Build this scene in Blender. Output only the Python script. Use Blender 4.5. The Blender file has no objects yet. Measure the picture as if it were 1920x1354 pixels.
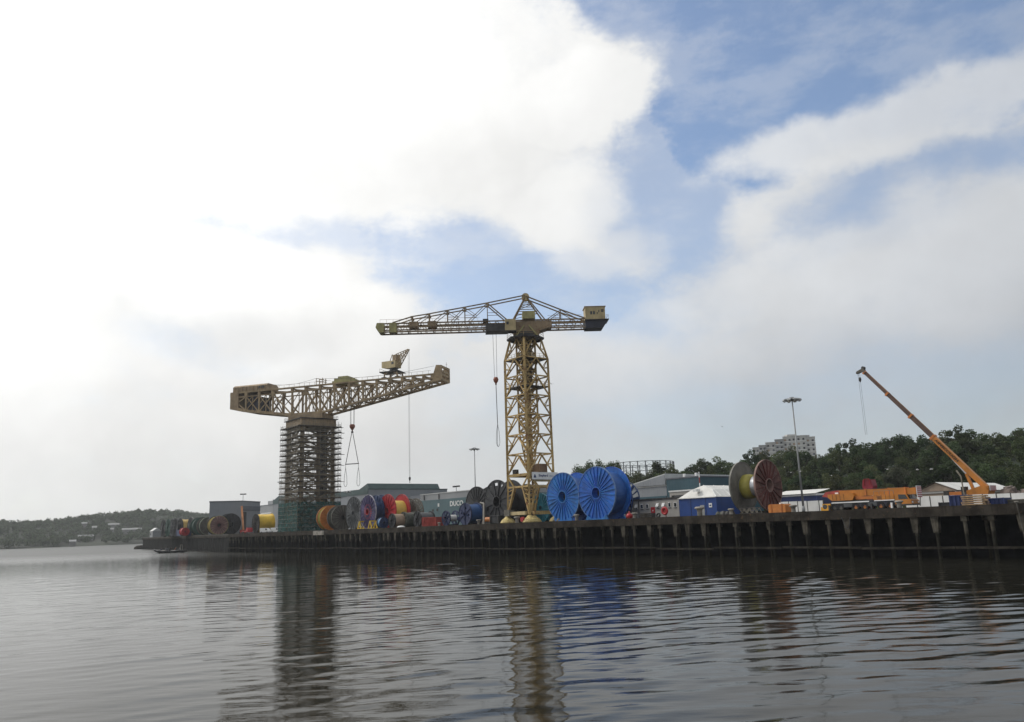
import bpy, bmesh, math, random
import numpy as np
from mathutils import Vector, Matrix
random.seed(7); np.random.seed(7)
SC = bpy.context.scene
COL = SC.collection

# ------------------------------------------------------------------ camera
W0, H0 = 1920, 1354            # the photograph's own pixels, used only to work out places on the ground
F = 1493.0
ROLL = math.radians(1.98)
PITCH = math.radians(11.686)
CAM = np.array([0.0, 0.0, 6.5])
DECK = 7.0
FW = np.array([0, math.cos(PITCH), math.sin(PITCH)])
_r0 = np.array([1.0, 0, 0]); _u0 = np.array([0, -math.sin(PITCH), math.cos(PITCH)])
RT = _r0*math.cos(ROLL) - _u0*math.sin(ROLL)
UP = _r0*math.sin(ROLL) + _u0*math.cos(ROLL)
cam = bpy.data.cameras.new('camera'); camo = bpy.data.objects.new('camera', cam); COL.objects.link(camo)
cam.sensor_width = 36; cam.sensor_fit = 'HORIZONTAL'; cam.lens = 36*F/W0
cam.clip_start = 0.5; cam.clip_end = 6000
M = Matrix((RT.tolist(), UP.tolist(), (-FW).tolist())).transposed().to_4x4()
M.translation = CAM.tolist(); camo.matrix_world = M
SC.camera = camo

# ------------------------------------------------------------------ sky, sun, exposure
SUN_EL = math.radians(44); SUN_AZ = math.radians(-66)      # to the left of the view, behind cloud
SUND = Vector((math.sin(SUN_AZ)*math.cos(SUN_EL), math.cos(SUN_AZ)*math.cos(SUN_EL), math.sin(SUN_EL)))
SC.view_settings.view_transform = 'Standard'; SC.view_settings.look = 'None'
SC.view_settings.exposure = 0.0; SC.view_settings.gamma = 1.0; SC.view_settings.use_curve_mapping = False

def azel(x, y):
    d = FW*F + RT*(x-960) - UP*(y-677); d = d/np.linalg.norm(d)
    return math.degrees(math.atan2(d[0], d[1])), math.degrees(math.asin(d[2]))

class NT:
    def __init__(s, tree): s.t = tree; s.n = tree.nodes; s.l = tree.links
    def node(s, typ, **kw):
        nd = s.n.new(typ)
        for k, v in kw.items(): setattr(nd, k, v)
        return nd
    def inp(s, nd, i, v):
        if v is None: return
        if hasattr(v, 'links') or isinstance(v, bpy.types.NodeSocket): s.l.new(v, nd.inputs[i])
        else: nd.inputs[i].default_value = v
    def math(s, op, a, b=None, c=None, clamp=False):
        nd = s.node('ShaderNodeMath', operation=op, use_clamp=clamp)
        s.inp(nd, 0, a); s.inp(nd, 1, b); s.inp(nd, 2, c); return nd.outputs[0]
    def vmath(s, op, a, b=None):
        nd = s.node('ShaderNodeVectorMath', operation=op)
        s.inp(nd, 0, a); s.inp(nd, 1, b); return nd
    def sstep(s, v, a, b):
        nd = s.node('ShaderNodeMapRange', interpolation_type='SMOOTHSTEP')
        s.inp(nd, 0, v); nd.inputs[1].default_value = a; nd.inputs[2].default_value = b
        return nd.outputs[0]
    def noise(s, vec, scale, detail=4, rough=0.55, dim='3D'):
        nd = s.node('ShaderNodeTexNoise', noise_dimensions=dim)
        s.inp(nd, 'Vector', vec); nd.inputs['Scale'].default_value = scale
        nd.inputs['Detail'].default_value = detail; nd.inputs['Roughness'].default_value = rough
        return nd
    def mix(s, f, a, b, blend='MIX'):
        nd = s.node('ShaderNodeMix', data_type='RGBA', blend_type=blend)
        s.inp(nd, 0, f); s.inp(nd, 6, a); s.inp(nd, 7, b); return nd.outputs[2]
    def comb(s, x, y, z):
        nd = s.node('ShaderNodeCombineXYZ'); s.inp(nd, 0, x); s.inp(nd, 1, y); s.inp(nd, 2, z); return nd.outputs[0]

def build_world():
    w = bpy.data.worlds.new('World'); SC.world = w; w.use_nodes = True
    n = NT(w.node_tree); n.n.clear()
    out = n.node('ShaderNodeOutputWorld'); bg = n.node('ShaderNodeBackground')
    tc = n.node('ShaderNodeTexCoord'); d = tc.outputs['Generated']
    sky = n.node('ShaderNodeTexSky', sky_type='NISHITA', sun_disc=False)
    sky.sun_elevation = SUN_EL; sky.sun_rotation = SUN_AZ; sky.air_density = 1.0; sky.dust_density = 0.7; sky.ozone_density = 2.2
    skyc = n.vmath('SCALE', sky.outputs[0]); skyc.inputs[3].default_value = 0.15
    sep = n.node('ShaderNodeSeparateXYZ'); n.l.new(d, sep.inputs[0])
    az = n.math('MULTIPLY', n.math('ARCTAN2', sep.outputs[0], sep.outputs[1]), 57.2958)
    el = n.math('MULTIPLY', n.math('ARCSINE', sep.outputs[2]), 57.2958)
    # warped (azimuth, elevation) field, so that the cloud edges billow
    wn = n.noise(d, 3.2, 7, 0.58)
    wsep = n.node('ShaderNodeSeparateColor'); n.l.new(wn.outputs['Color'], wsep.inputs[0])
    wn2 = n.noise(d, 14.0, 5, 0.6)
    wsep2 = n.node('ShaderNodeSeparateColor'); n.l.new(wn2.outputs['Color'], wsep2.inputs[0])
    def warp(v, o, o2, amt):
        a = n.math('MULTIPLY_ADD', n.math('SUBTRACT', o, 0.5), amt, v)
        return n.math('MULTIPLY_ADD', n.math('SUBTRACT', o2, 0.5), amt*0.32, a)
    azw = warp(az, wsep.outputs[0], wsep2.outputs[0], 8.0); elw = warp(el, wsep.outputs[1], wsep2.outputs[1], 5.5)
    def ellipse(px, py, rx, ry, tilt=0.0, soft=0.55):
        a0, e0 = azel(px, py); k = 57.3/F
        a = n.math('MULTIPLY', n.math('SUBTRACT', azw, a0), 1.0); e = n.math('SUBTRACT', elw, e0)
        c, s_ = math.cos(tilt), math.sin(tilt)
        u = n.math('MULTIPLY_ADD', a, c, n.math('MULTIPLY', e, s_))
        v = n.math('MULTIPLY_ADD', e, c, n.math('MULTIPLY', a, -s_))
        u = n.math('DIVIDE', u, rx*k); v = n.math('DIVIDE', v, ry*k)
        r = n.math('SQRT', n.math('ADD', n.math('MULTIPLY', u, u), n.math('MULTIPLY', v, v)))
        return n.math('SUBTRACT', 1.0, n.sstep(r, 1-soft, 1+soft))
    edge = n.noise(n.comb(n.math('MULTIPLY', az, 0.05), n.math('MULTIPLY', el, 0.08), 3.0), 2.4, 12, 0.66)
    rag = n.math('MULTIPLY', n.math('SUBTRACT', edge.outputs['Fac'], 0.5), 1.75)
    def field(lst, sgn):
        f = None
        for (px, py, rx, ry, tl, st, soft) in lst:
            g = n.math('MULTIPLY_ADD', rag, sgn, ellipse(px, py, rx, ry, tl, soft))
            g = n.math('MULTIPLY', n.sstep(g, 0.30-0.45*soft, 0.70+0.42*soft), st)
            f = g if f is None else n.math('MAXIMUM', f, g)
        return f
    gaps = field(CLOUD_GAPS, 1.0); puffs = field(CLOUD_PUFFS, -0.8)
    # a broken layer over the rest of the sky
    elsewhere = n.math('MULTIPLY', n.sstep(n.noise(d, 2.1, 5, 0.55).outputs['Fac'], 0.5, 0.68), n.sstep(sep.outputs[1], 0.55, -0.2))
    gaps = n.math('MAXIMUM', gaps, n.math('MULTIPLY', elsewhere, 0.7))
    gaps = n.math('MULTIPLY', gaps, n.math('SUBTRACT', 1.0, puffs))
    wisp = n.noise(n.comb(n.math('MULTIPLY', az, 0.04), n.math('MULTIPLY', el, 0.09), 7.0), 3.2, 9, 0.62)
    cover = n.math('SUBTRACT', 1.0, n.math('MULTIPLY', gaps, n.math('MULTIPLY_ADD', n.sstep(wisp.outputs['Fac'], 0.42, 0.66), -0.22, 0.93)))
    # brightness of the cloud: forward scattering towards the veiled sun
    dt = n.math('MAXIMUM', n.vmath('DOT_PRODUCT', d, SUND).outputs['Value'], 0.0)
    b = n.math('MULTIPLY_ADD', dt, 0.56, 0.555)
    b = n.math('MULTIPLY_ADD', n.math('POWER', dt, 5.0), 0.6, b)
    relief = n.noise(d, 5.5, 8, 0.58)
    b = n.math('MULTIPLY', b, n.math('MULTIPLY_ADD', n.math('SUBTRACT', relief.outputs['Fac'], 0.5), 0.42, 1.0))
    greys = None
    for (px, py, rx, ry, tl, st, soft) in CLOUD_GREYS:
        g = n.math('MULTIPLY', ellipse(px, py, rx, ry, tl, soft), st)
        greys = g if greys is None else n.math('MAXIMUM', greys, g)
    b = n.math('MULTIPLY', b, n.math('SUBTRACT', 1.0, greys))
    b = n.math('MULTIPLY', b, n.math('MULTIPLY_ADD', puffs, 0.07, 1.0))
    tint = n.mix(n.sstep(dt, 0.05, 0.6), (0.955, 0.99, 1.035, 1), (1.0, 1.0, 0.985, 1))
    cc = n.vmath('SCALE', tint); n.l.new(b, cc.inputs[3])
    col = n.mix(cover, skyc.outputs[0], cc.outputs[0])
    n.l.new(col, bg.inputs[0]); bg.inputs[1].default_value = 1.0
    n.l.new(bg.outputs[0], out.inputs[0])
CLOUD_GAPS = [(1680, 20, 480, 190, 0.0, 1.0, 0.3), (1270, 0, 215, 95, -0.2, 0.95, 0.35), (1375, 190, 165, 175, 0.6, 1.0, 0.35), (1235, 390, 115, 200, 0.0, 0.74, 0.6),
              (620, 428, 240, 42, -0.06, 0.42, 0.7), (850, 460, 190, 76, -0.3, 0.7, 0.6), (1010, 545, 280, 76, -0.05, 0.78, 0.5), (1210, 570, 180, 90, 0.0, 0.55, 0.7),
              (1690, 365, 200, 74, 0.25, 0.72, 0.6), (1600, 780, 560, 130, 0.0, 0.34, 0.9), (1130, 745, 280, 70, 0.0, 0.28, 0.9), (470, 650, 150, 45, 0.0, 0.25, 0.8)]
CLOUD_PUFFS = [(1085, 400, 100, 95, 0.2, 0.8, 0.5), (1130, 485, 100, 45, 0.0, 0.6, 0.6), (1640, 245, 330, 52, 0.12, 0.85, 0.5),
               (1640, 500, 370, 75, 0.1, 0.8, 0.5), (1870, 480, 240, 130, 0.0, 0.85, 0.6), (1130, 690, 190, 60, 0.0, 0.6, 0.8), (1420, 640, 200, 60, 0.0, 0.5, 0.8),
               (480, 180, 590, 210, -0.06, 1.0, 0.3), (1085, 205, 150, 85, 0.1, 1.0, 0.35), (880, 320, 190, 62, 0.1, 0.9, 0.5), (480, 560, 300, 110, -0.3, 0.9, 0.4)]
CLOUD_GREYS = [(490, 640, 150, 45, 0.1, 0.16, 0.8), (1600, 800, 900, 130, 0.0, 0.2, 0.9), (820, 330, 280, 60, 0.15, 0.08, 0.8), (350, 930, 900, 210, 0.0, 0.12, 0.9), (300, 760, 330, 50, 0.05, 0.1, 0.8)]
build_world()
sun = bpy.data.lights.new('sun', 'SUN'); suno = bpy.data.objects.new('sun', sun); COL.objects.link(suno)
sun.energy = 1.6; sun.angle = math.radians(10); sun.color = (1.0, 0.95, 0.87)
suno.rotation_euler = SUND.to_track_quat('Z', 'Y').to_euler()

# ------------------------------------------------------------------ places
QN = np.array([.777, .6295]); QN /= np.linalg.norm(QN); QT = np.array([QN[1], -QN[0]]); QD = 116.7   # the quay's line
QROT = math.atan2(QT[1], QT[0])
def Q(s, d): return QN*(QD+d) + QT*s
def hor(x): return 986-math.tan(ROLL)*(x-960)
def ray(x, y): return FW*F + RT*(x-960) - UP*(y-677)
def S(x, d, y=None):                 # place along the quay seen at column x when standing d metres behind its edge
    R = ray(x, hor(x) if y is None else y); k = (QD+d)/float(QN @ R[:2]); return float(QT @ (R[:2]*k))
def Zq(x, y, d):
    R = ray(x, y); k = (QD+d)/float(QN @ R[:2]); return 6.5+R[2]*k
def at(x, y, dist):                  # a point at a horizontal distance
    R = ray(x, y); k = dist/np.linalg.norm(R[:2]); return CAM+R*k
def onwater(x, y):
    R = ray(x, y); return CAM+R*(-6.5/R[2])

# ------------------------------------------------------------------ materials
MATS = {}
def paint(name, col, rough=.6, var=.18, scale=.35, rust=0.0, rustcol=(.10, .045, .022), streak=0.0, metal=0.0, bump=.0, bscale=6.0, spec=.4, ribs=None, objvar=0.0, tide=None):
    if name in MATS: return MATS[name]
    m = bpy.data.materials.new(name); m.use_nodes = True; MATS[name] = m
    n = NT(m.node_tree); b = n.n['Principled BSDF']
    geo = n.node('ShaderNodeNewGeometry'); pos = geo.outputs['Position']
    a = n.noise(pos, scale, 6, .6).outputs['Fac']
    dark = tuple(c*(1-var*1.6) for c in col)+(1,); lite = tuple(min(1, c*(1+var*1.3)) for c in col)+(1,)
    c = n.mix(n.sstep(a, .3, .7), dark, lite)
    if streak:
        sp = n.vmath('MULTIPLY', pos, (1.6, 1.6, .10)); sf = n.noise(sp.outputs[0], 1.5, 4, .6).outputs['Fac']
        c = n.mix(n.math('MULTIPLY', n.sstep(sf, .5, .72), streak), c, tuple(x*.35 for x in col)+(1,))
    if rust:
        rn = n.noise(pos, scale*3.1, 7, .65).outputs['Fac']
        c = n.mix(n.sstep(rn, .68-rust*.35, .78-rust*.25), c, rustcol+(1,))
    if tide:
        zz_ = n.node('ShaderNodeSeparateXYZ'); n.l.new(pos, zz_.inputs[0])
        tn = n.math('MULTIPLY_ADD', n.math('SUBTRACT', n.noise(pos, 1.1, 4, .6).outputs['Fac'], .5), 1.8, zz_.outputs[2])
        c = n.mix(n.sstep(tn, tide+.5, tide-.5), c, (.022, .021, .016, 1))
    if objvar:
        oi = n.node('ShaderNodeObjectInfo')
        c2 = n.node('ShaderNodeHueSaturation'); n.l.new(c, c2.inputs['Color'])
        n.l.new(n.math('MULTIPLY_ADD', oi.outputs['Random'], objvar*.16, .5-objvar*.08), c2.inputs['Hue'])
        n.l.new(n.math('MULTIPLY_ADD', oi.outputs['Random'], objvar*1.2, 1-objvar*.6), c2.inputs['Value'])
        c = c2.outputs[0]
    n.l.new(c, b.inputs['Base Color'])
    b.inputs['Roughness'].default_value = rough; b.inputs['Metallic'].default_value = metal
    b.inputs['Specular IOR Level'].default_value = spec
    h = None
    if ribs:
        axis = n.vmath('DOT_PRODUCT', pos, (float(QT[0]), float(QT[1]), 0)).outputs['Value'] if ribs > 0 else n.node('ShaderNodeSeparateXYZ')
        if ribs < 0: n.l.new(pos, axis.inputs[0]); axis = axis.outputs[2]
        h = n.math('SINE', n.math('MULTIPLY', axis, 6.283/abs(ribs)))
        bp = n.node('ShaderNodeBump'); bp.inputs['Strength'].default_value = .5; bp.inputs['Distance'].default_value = .022
        n.l.new(h, bp.inputs['Height']); n.l.new(bp.outputs[0], b.inputs['Normal'])
    elif bump:
        bn = n.noise(pos, bscale, 6, .6).outputs['Fac']
        bp = n.node('ShaderNodeBump'); bp.inputs['Strength'].default_value = bump; bp.inputs['Distance'].default_value = .1
        n.l.new(bn, bp.inputs['Height']); n.l.new(bp.outputs[0], b.inputs['Normal'])
    return m

steel_brown = paint('weathered_buff_steel', (.315, .23, .13), .7, .22, .25, rust=.35, rustcol=(.13, .07, .04), streak=.35)
steel_plate = paint('buff_plate', (.31, .225, .135), .7, .2, .3, rust=.25, rustcol=(.14, .075, .04), streak=.5)
yellow_steel = paint('faded_yellow_steel', (.45, .31, .12), .65, .24, .3, rust=.42, rustcol=(.19, .09, .035), streak=.5)
tan_plate = paint('tan_plate', (.44, .35, .185), .6, .14, .4, rust=.18, rustcol=(.2, .11, .05), streak=.35)
green_tan = paint('olive_plate', (.34, .31, .13), .6, .15, .5, rust=.15, streak=.3)
ballast_dark = paint('ballast_dark', (.022, .024, .038), .6, .2)
rope_m = paint('wire_rope', (.05, .05, .055), .6, .1)
dark_steel = paint('dark_steel', (.045, .042, .04), .6, .25, .6)
scaf_steel = paint('galvanised_tube', (.22, .20, .16), .5, .15, .8, metal=.4)
scaf_board = paint('scaffold_board', (.085, .07, .052), .85, .3, .6)
net_green = paint('green_netting', (.010, .062, .056), .9, .35, .5, streak=.3, bump=.5, bscale=2.0)
def net_holes():
    n = NT(net_green.node_tree); o = n.n['Material Output']; b = n.n['Principled BSDF']
    t = n.node('ShaderNodeBsdfTransparent'); x = n.node('ShaderNodeMixShader')
    w = n.noise(n.node('ShaderNodeNewGeometry').outputs['Position'], .9, 5, .65).outputs['Fac']
    n.l.new(n.math('MULTIPLY', n.sstep(w, .35, .7), .6), x.inputs[0]); n.l.new(b.outputs[0], x.inputs[1]); n.l.new(t.outputs[0], x.inputs[2]); n.l.new(x.outputs[0], o.inputs[0])
net_holes()
hook_red = paint('hook_red_brown', (.22, .07, .04), .6, .2)
conc = paint('quay_concrete', (.040, .034, .028), .9, .3, .4, spec=.08, rust=.3, rustcol=(.09, .06, .035), streak=.6, bump=.5, bscale=3)
conc_edge = paint('edge_concrete', (.085, .08, .07), .9, .25, .6, spec=.08, streak=.6)
conc_pale = paint('pale_concrete', (.27, .25, .22), .9, .25, .6, spec=.08, streak=.6, bump=.4, bscale=4)
pile_m = paint('wet_pile', (.075, .067, .053), .85, .35, .7, spec=.08, rust=.25, rustcol=(.05, .05, .035), streak=.7, bump=.5, bscale=3, tide=3.6)
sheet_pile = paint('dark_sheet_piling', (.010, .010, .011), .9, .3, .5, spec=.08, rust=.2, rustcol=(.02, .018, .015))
timber_dark = paint('wet_timber', (.032, .028, .023), .9, .3, .8, spec=.08)
yard_m = paint('yard_concrete', (.25, .24, .22), .95, .2, .2)
grey_clad = paint('grey_cladding', (.235, .25, .27), .55, .06, .1, ribs=.9, streak=.12)
grey_dark = paint('dark_grey_cladding', (.12, .13, .15), .6, .08, .1)
grey_lite = paint('light_grey_cladding', (.30, .31, .32), .55, .06, .1, ribs=.9)
teal_clad = paint('teal_cladding', (.10, .165, .18), .55, .07, .12, ribs=.9)
teal_dark = paint('blue_green_cladding', (.035, .085, .11), .5, .08, .12, ribs=1.0)
white_m = paint('white_paint', (.74, .74, .72), .5, .06, .4, streak=.12)
roof_white = paint('white_fabric_roof', (.62, .61, .58), .7, .07, .3, streak=.2)
roof_lite = paint('pale_roof', (.50, .51, .50), .6, .08, .3)
glass_m = paint('dark_glass', (.012, .015, .018), .08, .1, spec=.6)
blue_reel = paint('bright_blue_paint', (.012, .125, .44), .5, .16, .6, rust=.17, rustcol=(.05, .045, .06), streak=.35, objvar=.16)
blue_deep = paint('deep_blue_paint', (.014, .036, .11), .45, .15, .5, rust=.08)
navy = paint('navy_paint', (.018, .028, .085), .5, .18, .5)
teal_reel = paint('teal_paint', (.022, .16, .22), .45, .12, .5, rust=.08)
blk_reel = paint('black_paint', (.022, .022, .025), .5, .25, .6)
grey_reel = paint('reel_grey', (.07, .075, .078), .6, .18, .5, rust=.12)
olive_cable = paint('olive_grey_cable', (.065, .07, .055), .7, .25, .8)
yel_cable = paint('yellow_cable', (.32, .285, .055), .6, .15, .8)
orange_m = paint('orange_paint', (.46, .16, .03), .5, .14, .6, rust=.1)
crane_orange = paint('crane_orange', (.44, .165, .022), .42, .12, .5, rust=.06, streak=.15)
red_m = paint('red_paint', (.36, .02, .025), .45, .14, .5)
red_dull = paint('dull_red_paint', (.32, .05, .04), .6, .2, .6, rust=.15)
purple_m = paint('purple_blue_paint', (.045, .034, .11), .5, .25, .6, rust=.12, streak=.3)
rust_red = paint('rusty_maroon', (.13, .06, .05), .75, .25, .6, rust=.4, rustcol=(.22, .15, .12))
pink_buff = paint('pinkish_buff_paint', (.24, .15, .13), .7, .2, .6, rust=.2)
grey_brown = paint('grey_brown_steel', (.12, .11, .09), .75, .2, .5, rust=.3, rustcol=(.10, .08, .06))
beige_drum = paint('beige_cable', (.30, .215, .15), .7, .12, .8)
silver_m = paint('silver_sheet', (.45, .46, .48), .35, .1, .8, metal=.5)
tyre_m = paint('tyre_rubber', (.018, .018, .018), .85, .2)
cabin_m = paint('cabin_panel', (.37, .35, .32), .6, .06, .3, streak=.15)
shed_blue = paint('shed_blue', (.010, .045, .19), .5, .1, .3, streak=.15)
cont_blue = paint('container_blue', (.02, .035, .12), .55, .15, .4, rust=.1)
brick_tan = paint('buff_brick', (.30, .235, .18), .85, .15, .6)
timber_new = paint('sawn_timber', (.33, .22, .12), .8, .25, 1.2)
rubble_m = paint('rubble', (.22, .18, .16), .9, .35, .9, bump=.8, bscale=2)
lampost_m = paint('lamp_post_grey', (.30, .31, .31), .5, .1, .5)
bark_m = paint('bark', (.06, .05, .04), .9, .3)
soil_m = paint('hillside_undergrowth', (.022, .032, .016), .95, .4, .15)
far_green = paint('far_bank_grass', (.022, .027, .017), .95, .5, .02)
grass_band = paint('pale_grass', (.10, .12, .05), .95, .3, .05)
mud_m = paint('mud_bank', (.09, .07, .055), .9, .3, .1)
skin_m = paint('skin', (.42, .24, .17), .6, .1)
jacket_m = paint('dark_jacket', (.025, .027, .035), .8, .2)
foam_m = paint('foam', (.30, .32, .32), .8, .1, 2.0)
wall_flat = paint('pale_render', (.44, .43, .41), .8, .08, .2, streak=.25)
wall_flat2 = paint('grey_render', (.30, .30, .30), .8, .08, .2, streak=.25)
def leaf_mat(name, col, ov=.35):
    if name in MATS: return MATS[name]
    m = paint(name, col, .75, .35, .25, objvar=ov, spec=.2)
    n = NT(m.node_tree); b = n.n['Principled BSDF']; o = n.n['Material Output']
    t = n.node('ShaderNodeBsdfTranslucent'); x = n.node('ShaderNodeMixShader'); x.inputs[0].default_value = .38
    src = b.inputs['Base Color'].links[0].from_socket; n.l.new(src, t.inputs[0])
    n.l.new(b.outputs[0], x.inputs[1]); n.l.new(t.outputs[0], x.inputs[2]); n.l.new(x.outputs[0], o.inputs[0])
    return m
leafs = [leaf_mat('leaf_dark', (.048, .068, .030)), leaf_mat('leaf_mid', (.064, .090, .036)), leaf_mat('leaf_olive', (.080, .095, .042)), leaf_mat('leaf_pale', (.095, .11, .07))]
leaf_bush = leaf_mat('leaf_bush', (.075, .10, .026))
leaf_far = leaf_mat('leaf_far', (.075, .095, .058), 0)

# ------------------------------------------------------------------ mesh helpers
class MB:
    def __init__(s): s.v = []; s.f = []; s.mi = []; s.cur = 0
    def add(s, vs, fs):
        o = len(s.v); s.v += [tuple(map(float, v)) for v in vs]; s.f += [tuple(i+o for i in f) for f in fs]; s.mi += [s.cur]*len(fs)
    def box(s, x0, x1, y0, y1, z0, z1):
        s.add([(x0,y0,z0),(x1,y0,z0),(x1,y1,z0),(x0,y1,z0),(x0,y0,z1),(x1,y0,z1),(x1,y1,z1),(x0,y1,z1)],
              [(0,3,2,1),(4,5,6,7),(0,1,5,4),(1,2,6,5),(2,3,7,6),(3,0,4,7)])
    def frustum(s, p0, p1, r0, r1, k=10, cap=True):
        p0 = Vector(p0); p1 = Vector(p1); d = (p1-p0).normalized()
        a = d.orthogonal().normalized(); b = d.cross(a)
        vs = []
        for p, r in ((p0, r0), (p1, r1)):
            for i in range(k):
                t = 2*math.pi*i/k; vs.append(p+(a*math.cos(t)+b*math.sin(t))*r)
        fs = [(i, (i+1) % k, k+(i+1) % k, k+i) for i in range(k)]
        if cap: fs += [tuple(range(k-1, -1, -1)), tuple(range(k, 2*k))]
        s.add(vs, fs)
    def tube(s, pts, r, k=6):
        for a, b in zip(pts[:-1], pts[1:]): s.frustum(a, b, r, r, k)
    def beam(s, p, q, w, h=None):
        h = h or w; p = Vector(p); q = Vector(q); d = (q-p).normalized()
        a = Vector((0, 0, 1)).cross(d)
        a = a.normalized() if a.length > 1e-3 else Vector((1, 0, 0)); b = d.cross(a)
        vs = [c+a*i*w/2+b*j*h/2 for c in (p, q) for i, j in ((-1,-1),(1,-1),(1,1),(-1,1))]
        s.add(vs, [(0,3,2,1),(4,5,6,7),(0,1,5,4),(1,2,6,5),(2,3,7,6),(3,0,4,7)])
    def prism(s, poly, axis, a0, a1):
        k = len(poly)
        def mk(u, v, w): return {'x': (w, u, v), 'y': (u, w, v), 'z': (u, v, w)}[axis]
        vs = [mk(u, v, a0) for u, v in poly]+[mk(u, v, a1) for u, v in poly]
        s.add(vs, [(i, (i+1) % k, k+(i+1) % k, k+i) for i in range(k)]+[tuple(range(k-1, -1, -1)), tuple(range(k, 2*k))])
    def lathe(s, prof, c=(0, 0, 0), axis='z', k=24):
        vs = []
        for r, h in prof:
            for i in range(k):
                t = 2*math.pi*i/k; x, y = r*math.cos(t), r*math.sin(t)
                vs.append((c[0]+x, c[1]+y, c[2]+h) if axis == 'z' else (c[0]+h, c[1]+x, c[2]+y))
        fs = []
        for j in range(len(prof)-1):
            for i in range(k): fs.append((j*k+i, j*k+(i+1) % k, (j+1)*k+(i+1) % k, (j+1)*k+i))
        s.add(vs, fs)
    def mesh(s, name, mats, smooth=False):
        me = bpy.data.meshes.new(name); me.from_pydata(s.v, [], s.f)
        for m in (mats if isinstance(mats, (list, tuple)) else [mats]): me.materials.append(m)
        if max(s.mi or [0]): me.polygons.foreach_set('material_index', s.mi)
        bm = bmesh.new(); bm.from_mesh(me); bmesh.ops.recalc_face_normals(bm, faces=bm.faces); bm.to_mesh(me); bm.free()
        if smooth: me.polygons.foreach_set('use_smooth', [True]*len(me.polygons))
        return me
    def build(s, name, mats, parent=None, smooth=False):
        return link(name, s.mesh(name, mats, smooth), parent)

def link(name, me, parent=None, loc=None, rotz=None):
    o = bpy.data.objects.new(name, me); COL.objects.link(o)
    if parent is not None: o.parent = parent
    if loc is not None: o.location = loc
    if rotz is not None: o.rotation_euler = (0, 0, rotz)
    return o
def tag(o, label, cat, group=None):
    o['label'] = label; o['category'] = cat
    if group: o['group'] = group
    return o
def thing(name, label, cat, loc, rotz=0.0, group=None):
    o = link(name, None, None, tuple(map(float, loc)), rotz); return tag(o, label, cat, group)
def struct(o): o['kind'] = 'structure'; return o
def stuff(o): o['kind'] = 'stuff'; return o
def qthing(name, label, cat, s, d, z=DECK, group=None, rot=0.0):
    p = Q(s, d); return thing(name, label, cat, (p[0], p[1], z), QROT+rot, group)
UB = {}
def bar(name, p, q, w, h, mat, parent, up=(0, 0, 1)):
    """one straight steel member as its own object; all members of a material share one unit mesh"""
    if mat.name not in UB:
        b = MB(); b.box(-.5, .5, -.5, .5, 0, 1); UB[mat.name] = b.mesh('steel_member', mat)
    p = Vector(p); q = Vector(q); d = q-p; L = d.length; d.normalize()
    a = Vector(up).cross(d)
    if a.length < 1e-3: a = Vector((1, 0, 0)).cross(d)
    if a.length < 1e-3: a = Vector((0, 1, 0)).cross(d)
    a.normalize(); b = d.cross(a)
    o = link(name, UB[mat.name], parent)
    m = Matrix((a*w, b*h, d*L)).transposed().to_4x4(); m.translation = p
    o.matrix_local = m
    return o
def copy_tree(o, parent=None):
    c = o.copy(); COL.objects.link(c); c.parent = parent
    for ch in o.children: copy_tree(ch, c)
    return c
def text_part(name, txt, size_w, mat, parent, loc, rot, offset=.0, height=None, depth=.02):
    cu = bpy.data.curves.new(name, 'FONT'); cu.body = txt; cu.size = 1; cu.offset = offset; cu.extrude = depth
    cu.align_x = 'CENTER'; cu.align_y = 'CENTER'; cu.resolution_u = 3
    tmp = bpy.data.objects.new('tmp', cu); COL.objects.link(tmp)
    me = bpy.data.meshes.new_from_object(tmp.evaluated_get(bpy.context.evaluated_depsgraph_get()))
    bpy.data.objects.remove(tmp)
    xs = [v.co.x for v in me.vertices]; ys = [v.co.y for v in me.vertices]
    sx = size_w/(max(xs)-min(xs)); sy = (height/(max(ys)-min(ys))) if height else sx
    cx = (max(xs)+min(xs))/2; cy = (max(ys)+min(ys))/2
    for v in me.vertices: v.co.x = (v.co.x-cx)*sx; v.co.y = (v.co.y-cy)*sy
    me.materials.clear(); me.materials.append(mat)
    o = link(name, me, parent); o.location = loc; o.rotation_euler = rot; return o
def fbm(x, y, seed=0):
    r = np.random.RandomState(seed); v = 0
    for k in range(14):
        f = .6*1.45**(k % 7); a = r.rand()*6.283; ph = r.rand()*6.283
        v = v+np.sin((x*math.cos(a)+y*math.sin(a))*f+ph)/(1+(k % 7))
    return v/4.0
def sstep(x, a, b):
    t = np.clip((x-a)/(b-a), 0, 1); return t*t*(3-2*t)
def grid_mesh(name, P, mat, smooth=True):
    a, b, _ = P.shape; idx = np.arange(a*b).reshape(a, b)
    f = np.stack([idx[:-1, :-1], idx[:-1, 1:], idx[1:, 1:], idx[1:, :-1]], -1).reshape(-1, 4)
    me = bpy.data.meshes.new(name); me.vertices.add(a*b); me.vertices.foreach_set('co', P.reshape(-1).astype(np.float32))
    me.loops.add(f.size); me.loops.foreach_set('vertex_index', f.reshape(-1).astype(np.int32))
    me.polygons.add(len(f)); me.polygons.foreach_set('loop_start', np.arange(0, f.size, 4, dtype=np.int32))
    me.update(calc_edges=True)
    if smooth: me.polygons.foreach_set('use_smooth', np.ones(len(f), bool))
    me.materials.append(mat); return me

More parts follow.
